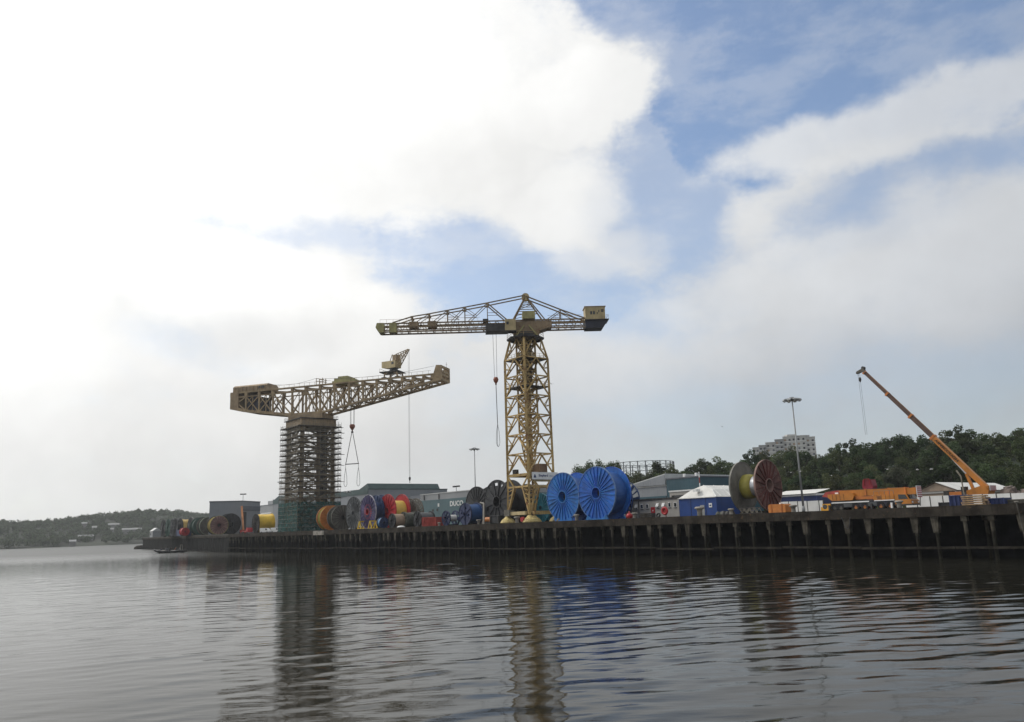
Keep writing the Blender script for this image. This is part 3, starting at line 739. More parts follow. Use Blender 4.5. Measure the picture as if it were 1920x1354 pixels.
    bar('spreader_bar', (-2.75, 0, zs), (2.75, 0, zs), .3, .3, dark_steel, sl)
    for sx in (-1, 1):
        b = MB(); x = sx*2.62; b.tube([(x, 0, zs), (x, 0, zs-1.4), (x-.5, 0, zs-4.5), (x-.62, 0, zl+.9), (x-.3, 0, zl+.1), (x, 0, zl), (x+.3, 0, zl+.1), (x+.62, 0, zl+.9), (x+.5, 0, zs-4.5), (x+.02, 0, zs-1.4)], .07, 5); b.build('sling_loop', rope_m, sl)
    # ---- little travelling crane that runs along the top of the jib
    tx = 34.4
    c = thing('travelling_crane', 'small buff jib crane on four legs standing on top of the hammerhead jib', 'crane', Jm @ Vector((tx, 0, top+.28)), HT)
    for sx in (-1, 1):
        for sy in (-1, 1):
            bar('leg', (sx*2.7, sy*2.5, .35), (sx*2.3, sy*2.3, 2.3), .5, .5, steel_plate, c)
            b = MB(); b.box(sx*2.7-.9, sx*2.7+.9, sy*2.5-.3, sy*2.5+.3, 0.02, .55); b.build('wheel_bogie', dark_steel, c)
            bar('knee_brace', (sx*2.6, sy*2.45, 1.4), (sx*1.2, sy*2.35, 2.2), .22, .22, steel_plate, c)
    b = MB(); b.box(-4.4, 3.4, -2.9, 2.9, 2.3, 2.65); b.build('deck', dark_steel, c)
    b = MB(); b.lathe([(1.9, 2.65), (1.9, 3.1), (1.5, 3.1), (1.5, 4.0), (0, 4.0)], k=18); b.build('slewing_ring', dark_steel, c)
    u = link('upper_works', None, c); u.location = (0, 0, 4.0); u.rotation_euler = (0, 0, math.radians(-18))
    b = MB(); b.prism([(-4.6, .6), (-1.5, 0), (2.2, 0), (2.2, 2.6), (-4.6, 2.9)], 'y', -1.6, 1.6); b.build('house', tan_plate, u)
    b = MB(); b.box(-4.62, -4.5, -1.3, 1.3, 1.6, 1.9); b.box(.4, 1.5, -1.64, -1.58, 1.3, 2.2); b.build('window', glass_m, u)
    b = MB(); b.box(.5, 2.4, -1.2, 1.2, 2.6, 4.8); b.build('gantry_housing', steel_plate, u)
    for sy in (-1, 1):
        bar('mast_leg', (-.8, sy*1.1, 2.7), (.2, sy*.9, 5.2), .2, .2, m, u)
        bar('jib_chord', (2.2, sy*1.0, .3), (7.6, sy*.3, 6.0), .26, .26, m, u); bar('jib_tie', (1.9, sy*.9, 4.9), (7.6, sy*.3, 6.1), .22, .22, m, u)
        for k in range(4):
            f0 = .15+.2*k; p0 = Vector((2.2, sy*1.0, .3)).lerp(Vector((7.6, sy*.3, 6.0)), f0); p1 = Vector((1.9, sy*.9, 4.9)).lerp(Vector((7.6, sy*.3, 6.1)), f0+.05)
            bar('lacing_bar', p0, p1, .13, .13, m, u); p2 = Vector((2.2, sy*1.0, .3)).lerp(Vector((7.6, sy*.3, 6.0)), f0+.2); bar('lacing_bar', p1, p2, .13, .13, m, u)
    for k in range(5):
        f0 = .1+.2*k; p0 = Vector((2.2, -1.0, .3)).lerp(Vector((7.6, -.3, 6.0)), f0); p1 = Vector((2.2, 1.0, .3)).lerp(Vector((7.6, .3, 6.0)), f0+.12); bar('lacing_bar', p0, p1, .13, .13, m, u)
    for sx in (-4.3,):
        for y in (-2.8, 0, 2.8): bar('rail_post', (sx, y, 2.65), (sx, y, 3.8), .07, .07, m, c)
        bar('rail', (sx, -2.8, 3.75), (sx, 2.8, 3.75), .07, .07, m, c)
    um = Jm @ Matrix.Translation((tx, 0, top+.28)) @ Matrix.Translation((0, 0, 4.0)) @ Matrix.Rotation(math.radians(-18), 4, 'Z')
    tip = um @ Vector((7.6, 0, 5.9)); zt = Zw(tip, 755, 903)
    inv = um.inverted()
    for dx in (-.35, .25): bar('hoist_rope', (7.6+dx, 0, 5.8), (inv @ Vector((tip.x, tip.y, zt)))+Vector((dx*.5, 0, 1.5)), .055, .055, rope_m, u)
    b = MB(); p = inv @ Vector((tip.x, tip.y, zt)); b.lathe([(0, 1.6), (.3, 1.5), (.38, .9), (.2, .3), (.1, 0), (.1, -.6), (0, -.6)], p, 'z', 10); b.build('hook_block', dark_steel, u, True)
    return t
def Zw(p, x, y):           # height at which row y (near column x) is seen above the point p
    R = ray(x, y); k = math.hypot(p[0], p[1])/np.linalg.norm(R[:2]); return 6.5+R[2]*k
build_hammerhead()

# ------------------------------------------------------------------ scaffolding round the hammerhead tower
def build_scaffold():
    t = qthing('scaffolding', 'tall tube scaffolding with boarded lifts wrapped round the hammerhead crane tower', 'scaffolding', HS, HD)
    h = HL/2; i0 = h+.75; o0 = h+2.1
    levels = [18.6-DECK+2.0*k for k in range(14)]
    pl = {}
    for a in range(4):
        rot = a*math.pi/2
        for k, z in enumerate(levels):
            rnd = random.Random(a*50+k); ext = rnd.choice([0, 0, .5, 1.0, 1.6]) if a in (1, 2) else rnd.choice([0, 0, .3])
            m = MB(); m.box(-o0-ext*.3, o0+ext, -o0, -i0, z, z+.09); m.box(-o0-.2, o0+.2, -o0-.03, -o0+.02, z+.0, z+.34)
            o = m.build('boarded_lift', scaf_board, t); o.rotation_euler = (0, 0, rot)
    st = MB()
    for a in range(4):
        c, s_ = math.cos(a*math.pi/2), math.sin(a*math.pi/2)
        R2 = lambda x, y: (x*c-y*s_, x*s_+y*c)
        n = 8
        for k in range(n):
            x = -o0+2*o0*k/n
            for yy in (-o0, -i0):
                p = R2(x, yy); bar('standard', (*p, 0), (*p, 46-DECK+random.uniform(-1, 1.2)), .075, .075, scaf_steel, t)
        for z in levels:
            for dz in (.55, 1.05):
                p, q = R2(-o0, -o0), R2(o0, -o0); st.beam((*p, z+dz), (*q, z+dz), .085)
            for k in range(0, n, 2):
                x = -o0+2*o0*k/n; p, q = R2(x, -o0), R2(x+2*o0/n, -o0); st.beam((*p, z), (*q, z+1.9), .05)
        # sheeted base
        m = MB(); z0, z1 = .2, 17.4-DECK; kx = 10; kz = 7
        vs = []; rs = random.Random(a)
        for j in range(kz+1):
            for i in range(kx+1):
                x = -o0-.1+(2*o0+.2)*i/kx; p = R2(x, -o0-.12-rs.uniform(0, .16)*(0 < j < kz)); vs.append((*p, z0+(z1-z0)*j/kz))
        m.add(vs, [(j*(kx+1)+i, j*(kx+1)+i+1, (j+1)*(kx+1)+i+1, (j+1)*(kx+1)+i) for j in range(kz) for i in range(kx)])
        if a in (0, 1, 2):
            for z in levels[1:]: bar('toe_board', (*R2(-i0, -i0), z+.15), (*R2(i0, -i0), z+.15), .05, .3, scaf_board, t)
        m.build('green_sheeting', net_green, t)
        for j in range(1, 7):
            p, q = R2(-o0-.2, -o0-.34), R2(o0+.2, -o0-.34); z = z0+(z1-z0)*j/kz; bar('ledger', (*p, z), (*q, z), .07, .07, scaf_steel, t)
    stuff(st.build('guard_rails', scaf_steel, t))
build_scaffold()

# ------------------------------------------------------------------ yellow tower crane
TL = 7.6; TS, TD = -146.9, 6.8; TC = Q(TS, TD); TT = math.radians(2.0)
def build_tower_crane():
    t = qthing('tower_crane', 'faded yellow lattice tower crane with a long left jib and box machine house', 'crane', TS, TD)
    G = DECK; zz = lambda z: z-G
    m = yellow_steel; h = TL/2
    SH, TOP = zz(46.3), zz(51.3)
    hs, ht = h*.985, h*.72
    cs = [(-1, -1), (1, -1), (1, 1), (-1, 1)]
    lv = [zz(v) for v in (18.3, 23.1, 27.7, 32.4, 37.1, 41.9)]+[SH]
    def corner(i, z):
        k = np.interp(z, [zz(8), zz(18), SH, TOP], [h*1.04, h*1.02, hs, ht]); return Vector((cs[i][0]*k, cs[i][1]*k, z))
    for i in range(4):
        bar('tower_leg', corner(i, zz(15.4)), corner(i, SH), .52, .52, m, t); bar('tower_leg', corner(i, SH), corner(i, TOP), .48, .48, m, t)
    for f in range(4):
        g = (f+1) % 4
        A = lambda z: corner(f, z); B = lambda z: corner(g, z)
        for z in lv: bar('ring_beam', A(z), B(z), .24, .3, m, t)
        for z0, z1 in zip(lv[:-1], lv[1:]):
            mid = (A(z1)+B(z1))/2; lo = (A(z0), B(z0))
            for e in lo:
                bar('diagonal_brace', e, mid.lerp(e.lerp(mid, 1), 0), .2, .3, m, t)
            for e, E in ((A, B), (B, A)):
                p = e(z0).lerp(mid, .5); bar('strut', p, e(z0).lerp(e(z1), .5), .14, .14, m, t); bar('strut', p, e(z1), .14, .14, m, t)
        mid = (A(TOP)+B(TOP))/2
        for e in (A, B):
            bar('diagonal_brace', e(SH), mid, .2, .26, m, t); bar('strut', e(SH).lerp(mid, .5), e(TOP), .14, .14, m, t); bar('strut', e(SH).lerp(mid, .5), e(SH).lerp(e(TOP), .5), .12, .12, m, t)
    # walkways across the tower
    for z, nm in ((SH, 'walkway'), (zz(39.4), 'walkway')):
        b = MB(); k = h*.96
        for (x0, x1, y0, y1) in ((-k, k, -k, -1.75), (-k, k, 1.75, k), (-k, -1.75, -1.75, 1.75), (1.75, k, -1.75, 1.75)): b.box(x0, x1, y0, y1, z-.22, z+.02)
        o = b.build(nm, dark_steel, t)
        r = MB()
        for sx in (-1, 1):
            for q in np.linspace(-k, k, 7):
                r.box(q-.03, q+.03, sx*k-.03, sx*k+.03, z, z+1.1); r.box(sx*k-.03, sx*k+.03, q-.03, q+.03, z, z+1.1)
            for dz in (.55, 1.07): r.box(-k, k, sx*k-.03, sx*k+.03, z+dz, z+dz+.05); r.box(sx*k-.03, sx*k+.03, -k, k, z+dz, z+dz+.05)
        stuff(r.build('handrail', m, t))
    # inner slewing mast: straight, then a tapering cone down to its pivot
    iw = 1.62; cone_top, cone_bot = zz(28.5), zz(18.8)
    def ic(i, z):
        k = float(np.interp(z, [cone_bot, cone_top], [.45, iw])); return Vector((cs[i][0]*k, cs[i][1]*k, z))
    for i in range(4):
        bar('mast_leg', ic(i, cone_bot), ic(i, cone_top), .3, .3, m, t); bar('mast_leg', ic(i, cone_top), ic(i, zz(52.5)), .34, .34, m, t)
    zs = list(np.linspace(cone_bot, cone_top, 5))+list(np.linspace(cone_top, zz(52), 12)[1:])
    for a_, b_ in zip(zs[:-1], zs[1:]):
        for f in range(4):
            g = (f+1) % 4
            bar('mast_strut', ic(f, b_), ic(g, b_), .2, .22, m, t)
            bar('mast_brace', ic(f, a_), ic(g, b_), .18, .2, m, t); bar('mast_brace', ic(g, a_)*.96+Vector((0, 0, a_*.04)), ic(f, b_)*.96+Vector((0, 0, b_*.04)), .18, .2, m, t)
    for z in (zz(50), zz(46.5), zz(43.8), zz(40.6), zz(37.5), zz(33)):
        b = MB(); b.box(-1.5, 1.5, -1.5, 1.5, z-.1, z+.05); b.build('mast_platform', dark_steel, t)
    b = MB(); b.box(-1.2, .7, -.6, 1.2, zz(40), zz(50.5)); b.build('lift_shaft', paint('shaft_brown', (.16, .12, .075), .8, .2), t)
    b = MB(); b.lathe([(.75, cone_bot-1.4), (.9, cone_bot-.7), (.7, cone_bot), (0, cone_bot)], k=14); b.build('pivot_bearing', dark_steel, t)
    # portal: machinery floor, ties and four lattice feet
    z = zz(18.3); b = MB(); b.box(-h-.15, h+.15, -h-.15, h+.15, z-.45, z-.16); b.build('machinery_floor', m, t)
    b = MB(); b.box(.4, 3.2, .3, 2.6, z-.15, z+2.4); b.build('winch_house', paint('winch_house_brown', (.2, .13, .08), .7, .15), t)
    b = MB(); b.box(-2.6, -1.5, -3.4, -2.4, z+.05, z+1.3); b.build('control_cabinet', dark_steel, t)
    b = MB(); b.box(h+.17, h+.2, -2.2, 2.6, zz(16.4), zz(18)); b.build('motor_box', tan_plate, t)
    for f in range(4):
        g = (f+1) % 4; A = corner(f, zz(15.4)); B = corner(g, zz(15.4)); bar('tie_beam', A, B, .3, .4, m, t)
        A1, B1 = corner(f, zz(18)), corner(g, zz(18)); mid = (A+B)/2; bar('portal_brace', A1, A.lerp(B, .3), .26, .3, m, t); bar('portal_brace', B1, B.lerp(A, .3), .26, .3, m, t)
    for i in range(4):
        foot = Vector((cs[i][0]*(h*1.08), cs[i][1]*(h*1.08), 1.7))
        nb = [(i+1) % 4, (i-1) % 4]; c0 = corner(i, zz(15.4))
        tops = [c0]+[c0.lerp(corner(j, zz(15.4)), .3) for j in nb]
        for k, p in enumerate(tops): bar('leg_strut', foot+(p-foot).normalized()*.2, p, .38 if k == 0 else .34, .38, m, t)
        for k in range(5):
            f0 = .2+.16*k
            for p, q in ((tops[0], tops[1]), (tops[0], tops[2]), (tops[1], tops[2])): bar('leg_lacing', foot.lerp(p, f0), foot.lerp(q, f0+.1), .13, .13, m, t)
        b = MB(); b.lathe([(1.75, 0), (1.8, .35), (1.45, .9), (.8, 1.35), (.5, 1.75), (0, 1.75)], (foot.x, foot.y, 0), 'z', 18); b.build('foot', paint('foot_yellow', (.5, .40, .16), .7, .2, 1.2, rust=.5, rustcol=(.22, .10, .03)), t)
    for sx in (-1,): bar('sill_beam', (-h+1, -h-.2, 2.3), (h-1, -h-.2, 2.3), .8, .8, tan_plate, t); bar('sill_beam', (h+.2, -h+1, 2.3), (h+.2, h-1, 2.3), .8, .8, m, t)
    b = MB(); b.box(-h-1.0, -h+1.1, -h-.9, -h+.6, 1.75, 3.2); b.build('drive_box', grey_brown, t)
    b = MB(); b.frustum((h*1.08-.9, -h*1.08-1.75, .85), (h*1.08-.9, -h*1.08-1.2, .85), .55, .55, 14); b.build('warning_disc', red_m, t)
    # sign board on the right-hand side
    sg = MB(); y0, y1 = -h+.6, h+1.0; sg.box(h+.45, h+.55, y0, y1, zz(16.9), zz(18.6)); sb = sg.build('sign_board', white_m, t)
    dk = paint('sign_blue', (.02, .035, .12), .5, .05)
    yc = (y0+y1)/2
    text_part('lettering', 'Shepherd', 2.85, dk, sb, (h+.56, yc-.55, zz(17.75)), (math.pi/2, 0, math.pi/2), offset=.02)
    text_part('lettering', 'Offshore', 2.2, paint('sign_grey', (.35, .38, .45), .5, .05), sb, (h+.56, yc+2.25, zz(17.75)), (math.pi/2, 0, math.pi/2))
    lg = MB(); lg.prism([(y0+.45, zz(17.3)), (y0+1.25, zz(17.3)), (y0+1.1, zz(17.8)), (y0+.85, zz(18.15)), (y0+.6, zz(17.8))], 'x', h+.555, h+.57); lg.build('emblem', dk, sb)
    # ---- revolving top
    J = link('jib', None, t); J.location = (0, 0, 0); J.rotation_euler = (0, 0, TT-QROT)
    b = MB(); b.lathe([(4.6, zz(51.3)), (4.7, zz(51.7)), (4.4, zz(51.75)), (2.9, zz(51.8)), (2.9, zz(53.0)), (0, zz(53.0))], k=8); b.build('top_platform', dark_steel, t)
    r = MB()
    for i in range(8):
        a0, a1 = 2*math.pi*i/8, 2*math.pi*(i+1)/8
        p, q = Vector((4.5*math.cos(a0), 4.5*math.sin(a0), zz(51.75))), Vector((4.5*math.cos(a1), 4.5*math.sin(a1), zz(51.75)))
        r.beam(p, p+Vector((0, 0, 1.1)), .06)
        for dz in (.55, 1.08): r.beam(p+Vector((0, 0, dz)), q+Vector((0, 0, dz)), .05)
    stuff(r.build('handrail', m, t))
    js = paint('jib_buff_steel', (.235, .17, .10), .7, .2, .3, rust=.4, rustcol=(.15, .07, .04), streak=.3)
    W = 1.3; gt, gb = zz(56.1), zz(54.0); gtr = zz(55.9)
    tip, tail = -36.7, 14.9
    for sy in (-1, 1):
        y = sy*W
        bar('girder_chord', (tip+.6, y, gt), (tail, y, gt), .3, .3, js, J); bar('girder_chord', (tip+1.2, y, gb), (tail, y, gb), .34, .34, js, J); bar('girder_chord', (tip+.4, y, (gt+gb)/2+.05), (tail, y, (gt+gb)/2+.05), .22, .28, js, J)
        xs = list(np.arange(-34.5, 15, 1.02))
        for i, (xa, xb) in enumerate(zip(xs[:-1], xs[1:])):
            zm = (gt+gb)/2+.05
            bar('girder_lacing', (xa, y, gb), (xb, y, zm) if i % 2 else (xa, y, zm), .12, .12, js, J) if i % 2 == 0 else bar('girder_lacing', (xa, y, zm), (xb, y, gb), .12, .12, js, J)
            if i % 2 == 0: bar('girder_lacing', (xa, y, zm), (xb, y, gt), .11, .11, js, J)
            else: bar('girder_lacing', (xa, y, gt), (xb, y, zm), .11, .11, js, J)
        # upper chord with its posts
        up = [(-32.6, 56.3), (-27.8, 57.75), (-23.6, 58.35), (-19.1, 59.1), (-14.8, 59.8), (-9.2, 60.75), (.2, 62.5)]
        for (xa, za), (xb, zb) in zip(up[:-1], up[1:]): bar('upper_chord', (xa, y, zz(za)), (xb, y, zz(zb)), .26, .26, js, J)
        for i, (x, z_) in enumerate(up[1:-1]):
            bar('post', (x, y, gt), (x, y, zz(z_)), .22, .2, js, J); b = MB(); b.box(x-.35, x+.35, y-.16, y+.16, zz(z_)-.45, zz(z_)+.1); b.build('gusset', js, J)
            nx = up[i][0]
            if i: bar('diagonal_brace', (x, y, zz(z_)), (nx+.7, y, gt), .15, .15, js, J)
            if i >= 2: bar('diagonal_brace', (x, y, zz(z_)), (x+2.9, y, zz((56.1+z_)/2)-.3), .11, .11, js, J); bar('strut', (x, y, zz((56.1+z_)/2)-.2), (x+2.8, y, zz((56.1+z_)/2)-.2), .1, .1, js, J)
        bar('diagonal_brace', (-9.2, y, zz(60.75)), (-4.2, y, gt), .26, .26, js, J)
        bar('back_tie', (.4, y, zz(62.3)), (8.9, y, zz(58.6)), .28, .28, js, J); bar('back_tie', (8.9, y, zz(58.6)), (15.0, y, zz(56.2)), .28, .28, js, J)
        bar('post', (8.9, y, gt), (8.9, y, zz(58.6)), .2, .2, js, J); bar('diagonal_brace', (8.9, y, zz(58.5)), (5.4, y, gt), .16, .16, js, J); bar('diagonal_brace', (8.9, y, zz(58.5)), (13, y, gt), .16, .16, js, J)
        bar('strut', (6.8, y, zz(57.2)), (8.9, y, zz(57.2)), .1, .1, js, J)
        # A-frame
        for sx, xf in ((-1, -3.0), (1, 4.9)):
            bar('mast_post', (xf, y*1.25, gt), (.5+sx*.35, y*.5, zz(62)), .3, .3, js, J)
        for k in range(1, 5):
            f0 = k/5.2; p = Vector((-3.0, y*1.25, gt)).lerp(Vector((.15, y*.5, zz(62))), f0); q = Vector((4.9, y*1.25, gt)).lerp(Vector((.85, y*.5, zz(62))), f0)
            if k > 1: bar('mast_strut', p, q, .16, .16, js, J)
            f1 = (k+1)/5.2
            if k < 4: bar('mast_brace', p, Vector((4.9, y*1.25, gt)).lerp(Vector((.85, y*.5, zz(62))), f1) if k % 2 else Vector((-3.0, y*1.25, gt)).lerp(Vector((.15, y*.5, zz(62))), f1), .12, .12, js, J)
    for x in list(np.arange(-35, 15, 3.1)):
        bar('cross_beam', (x, -W, gt), (x, W, gt), .18, .18, js, J); bar('cross_beam', (x, -W, gb), (x, W, gb), .18, .18, js, J)
    for (x, z_) in up[1:]: bar('cross_beam', (x, -W, zz(z_)), (x, W, zz(z_)), .16, .16, js, J)
    b = MB(); b.lathe([(0, -.75), (.95, -.75), (.95, .75), (0, .75)], (0, 0, 0), 'x', 14); o = b.build('sheave_head', tan_plate, J); o.location = (.4, 0, zz(62.3)); o.rotation_euler = (0, 0, math.pi/2)
    b = MB(); b.prism([(tip, gb+1.2), (tip+.9, gb-.12), (tip+2.0, gb-.12), (tip+2.0, gt+.2), (tip+.3, gt+.2)], 'y', -W-.2, W+.2); b.build('jib_nose', green_tan, J)
    b = MB(); b.box(-33.4, -31.6, -W-.2, W+.2, gb-.16, gt+.17); b.build('buffer_box', green_tan, J)
    for x in (-27.4, -22.9): b = MB(); b.box(x-1.1, x+1.1, -W-.22, W+.22, gt-.9, gt+.35); b.build('winch_box', js, J)
    # hoist trolley
    b = MB(); b.box(-9.8, -4.2, -W-.5, W+.5, zz(53.4), zz(55.3)); b.box(-10.4, -9.0, -W-.3, W+.3, gt+.02, gt+.55); b.build('hoist_trolley', dark_steel, J)
    # centre: slewing girder, gear, driver's cab, upper box
    b = MB(); b.box(-4.4, 6.6, -W-.35, W+.35, gb+.2, gt-.3); b.build('slewing_girder', js, J)
    b = MB(); b.prism([(-2.9, zz(51.85)), (3.4, zz(51.85)), (3.4, zz(53.2)), (6.4, zz(54.2)), (-3.6, zz(54.2)), (-2.9, zz(53.2))], 'y', -1.9, 1.9); b.build('slewing_frame', js, J)
    for sx in (-1, 1): bar('raker', (.3+sx*.6, -2.0, zz(54.6)), (.3+sx*2.6, -2.0, zz(52)), .3, .3, green_tan, J)
    b = MB(); b.box(-5.0, -2.4, -W-2.6, -W-.4, zz(53.0), zz(55.85)); cb = b.build('driver_cab', tan_plate, J)
    b = MB(); b.box(-5.03, -4.99, -W-2.2, -W-.9, zz(54.3), zz(55.3)); b.box(-4.7, -4.1, -W-2.63, -W-2.59, zz(54.5), zz(55.2)); b.build('window', glass_m, cb)
    b = MB(); b.box(-5.1, -2.3, -W-2.7, -W-.35, zz(52.75), zz(53.0)); b.build('cab_floor', dark_steel, cb)
    b = MB(); b.box(-.6, 2.5, -W-.9, W, gt+.2, zz(58.2)); b.build('switch_house', green_tan, J)
    # tail: ballast and machine house
    b = MB(); b.prism([(14.9, zz(53.6)), (19.2, zz(53.6)), (20.5, zz(55.5)), (14.9, zz(55.5))], 'y', -1.9, 1.9); b.build('ballast_box', ballast_dark, J)
    b = MB(); b.box(15.0, 19.9, -1.9, 1.9, zz(55.75), zz(58.95)); mh = b.build('machine_house', tan_plate, J)
    b = MB(); b.box(14.8, 20.1, -2.05, 2.05, zz(58.95), zz(59.1)); b.build('roof', steel_plate, mh)
    for x in (16.2, 16.9): b = MB(); b.box(x, x+.45, -1.94, -1.88, zz(57), zz(57.8)); b.build('window', glass_m, mh)
    b = MB(); b.box(17.8, 18.1, -1.93, -1.89, zz(57.1), zz(57.5)); b.box(18.2, 18.5, -1.93, -1.89, zz(57.5), zz(58.1)); b.box(18.9, 19.5, -1.93, -1.89, zz(57.5), zz(58.3)); b.build('missing_panel', grey_brown, mh)
    b = MB(); b.box(14.8, 20.7, -2.3, 2.3, zz(55.52), zz(55.73)); b.build('tail_walkway', dark_steel, J)
    r = MB()
    for x in (20.1, 20.6):
        for y in (-2.2, 2.2): r.beam((x, y, zz(55.7)), (x, y, zz(56.8)), .05)
    r.box(20.1, 20.6, -2.22, -2.17, zz(56.7), zz(56.76)); r.box(20.58, 20.63, -2.2, 2.2, zz(56.7), zz(56.76))
    for x in np.arange(-35.6, 14, 1.6):
        if -11 < x < 7: continue
        r.box(x-.025, x+.025, -W-.3, -W-.25, gt, gt+1.0)
    r.box(-35.6, -11, -W-.3, -W-.25, gt+.95, gt+1.0); r.box(5.6, 14, -W-.3, -W-.25, gt+.95, gt+1.0)
    stuff(r.build('jib_handrail', m, J))
    # ropes, hook and slings
    jm = Matrix.Translation((TC[0], TC[1], G)) @ Matrix.Rotation(TT, 4, 'Z'); hx = -7.6
    hw = jm @ Vector((hx, 0, 0)); zb = Zw(hw, 921, 712)
    for dx in (-.42, .42): bar('hoist_rope', (hx+dx, 0, zz(53.5)), (hx+dx*.7, 0, zb-G+.4), .08, .08, rope_m, J)
    b = MB(); b.lathe([(0, .65), (.45, .55), (.66, 0), (.5, -.55), (.2, -.95), (.2, -1.3), (0, -1.3)], (hx, 0, zb-G), 'z', 14); b.build('hook_block', hook_red, J, True)
    sl = thing('wire_sling', 'long thin wire sling with a narrow loop hanging from the yellow tower crane', 'lifting gear', jm @ Vector((hx, 0, zb-G-1.2)), TT)
    z1 = Zw(hw, 924, 795)-zb+1.2; z2 = Zw(hw, 925, 838)-zb+1.2
    bar('sling_rope', (0, 0, 0), (.1, 0, z1), .16, .16, dark_steel, sl)
    for sx in (-1, 1, -.35):
        b = MB(); b.tube([(.1, 0, z1), (.1+sx*.3, .1*sx, z1-1.8), (.1+sx*.42, .1*sx, z2+1.0), (.1+sx*.25, 0, z2+.25), (.1, 0, z2)], .05, 5); b.build('sling_loop', rope_m, sl)
build_tower_crane()

# ------------------------------------------------------------------ cable reels
def flange_mesh(name, R, rin, x0, x1, mat, nseg=72, holes=None):
    """a plate ring about the local x axis; holes = list of (r0, r1, set of segment numbers) cut right through"""
    rings = sorted(set([rin, R]+[v for h in (holes or []) for v in h[:2]]))
    b = MB(); nr = len(rings); vs = []
    for x in (x0, x1):
        for r in rings:
            for i in range(nseg):
                a = 2*math.pi*i/nseg; vs.append((x, r*math.cos(a), r*math.sin(a)))
    ix = lambda s_, j, i: s_*nr*nseg+j*nseg+(i % nseg)
    cut = lambda j, i: any(rings[j] >= h[0]-1e-6 and rings[j+1] <= h[1]+1e-6 and i % nseg in h[2] for h in (holes or []))
    fs = []
    for j in range(nr-1):
        for i in range(nseg):
            if cut(j, i): continue
            fs += [(ix(0, j, i), ix(0, j, i+1), ix(0, j+1, i+1), ix(0, j+1, i)), (ix(1, j, i), ix(1, j, i+1), ix(1, j+1, i+1), ix(1, j+1, i))]
            if j == 0 or cut(j-1, i): fs.append((ix(0, j, i), ix(0, j, i+1), ix(1, j, i+1), ix(1, j, i)))
            if j == nr-2 or cut(j+1, i): fs.append((ix(0, j+1, i), ix(0, j+1, i+1), ix(1, j+1, i+1), ix(1, j+1, i)))
            for di, k in ((-1, i), (1, i+1)):
                if cut(j, i+di): fs.append((ix(0, j, k), ix(0, j+1, k), ix(1, j+1, k), ix(1, j, k)))
    b.add(vs, fs); return b.mesh(name, mat)
def reel(label, x, d, R, W, orient='W', near=None, far=None, drum=None, spoke=None, hub=None, rim=None, ns=20, rd=.5, hubr=.24, holes=None, fholes=None,
         cable=False, group='cable reels standing along the quay', cradle=None, dz=.12, spw=.16, inner=True, yaw=0.0):
    """orient W: the near flange faces the river; A: it faces along the quay to the right. x, d: column and setback of the near flange's centre"""
    s = S(x, d)
    rot = {'W': math.pi/2, 'A': math.pi}[orient]+yaw
    t = qthing('cable_reel', label, 'cable reel', s, d, DECK+R+dz, group, rot)
    far = far or near; spoke = spoke or near; rim = rim or near; hub = hub or spoke
    link('flange', flange_mesh('flange', R, R*hubr*.9, -.05, .05, near, 72, holes), t)
    link('flange', flange_mesh('flange', R, R*hubr*.9, W-.05, W+.05, far, 72, fholes), t)
    for xx in (0, W):
        b = MB(); prof = [(R*.985, xx-.16), (R*1.012, xx-.16), (R*1.012, xx+.16), (R*.985, xx+.16), (R*.985, xx-.16)]; b.lathe(prof, axis='x', k=64); b.build('rim', rim if xx == 0 else far, t)
    b = MB(); r0 = R*hubr
    b.lathe([(r0*.86, -.34), (r0, -.34), (r0, .0)], axis='x', k=30); b.lathe([(r0*.86, -.34), (r0*.86, W*.3)], axis='x', k=30); b.build('hub', hub, t)
    b = MB(); b.lathe([(0, W*.3), (r0*.87, W*.3)], axis='x', k=24); b.build('hub_hole_shade', dark_steel, t)  # dark disc painted in for the shade inside the open hub
    b = MB()
    if cable:
        n = int(W/.32); prof = []
        for k in range(n+1):
            xx = .12+(W-.24)*k/n; prof += [(R*rd-.07, xx), (R*rd+.02, xx+.25*(W-.24)/n)] if k < n else [(R*rd-.07, xx)]
        b.lathe(prof, axis='x', k=48)
    else: b.lathe([(R*rd, .06), (R*rd, W-.06)], axis='x', k=48)
    b.build('drum', drum or near, t)
    for k in range(ns):
        a = 2*math.pi*(k+.5)/ns; c, s_ = math.cos(a), math.sin(a)
        bar('spoke', (-.16, r0*.97*c, r0*.97*s_), (-.1, R*.985*c, R*.985*s_), spw, .24, spoke, t, up=(1, 0, 0))
    if cradle:
        b = MB(); dn = -R-dz
        for xx in (0.0, W):
            b.prism([(-R*.62, dn), (R*.62, dn), (R*.5, dn+R*.2), (R*.3, dn+R*.07), (-R*.3, dn+R*.07), (-R*.5, dn+R*.2)], 'x', xx-.45, xx-.2) if xx == 0 else b.prism([(-R*.62, dn), (R*.62, dn), (R*.5, dn+R*.2), (R*.3, dn+R*.07), (-R*.3, dn+R*.07), (-R*.5, dn+R*.2)], 'x', xx+.2, xx+.45)
        b.box(-.3, W+.3, -R*.55, R*.55, dn, dn+.1); b.build('cradle', cradle, t)
    else:
        b = MB(); dn = -R-dz
        for sy in (-1, 1): b.prism([(sy*R*.25, dn), (sy*(R*.25+.7), dn), (sy*(R*.25+.7), dn+.3+R*.06)], 'x', -.1, W+.1)
        b.build('chock', timber_dark, t)
    return t
def hole_set(n, seg=72, w=1, ph=0): return {(int(i*seg/n)+k+ph) % seg for i in range(n) for k in range(w)}

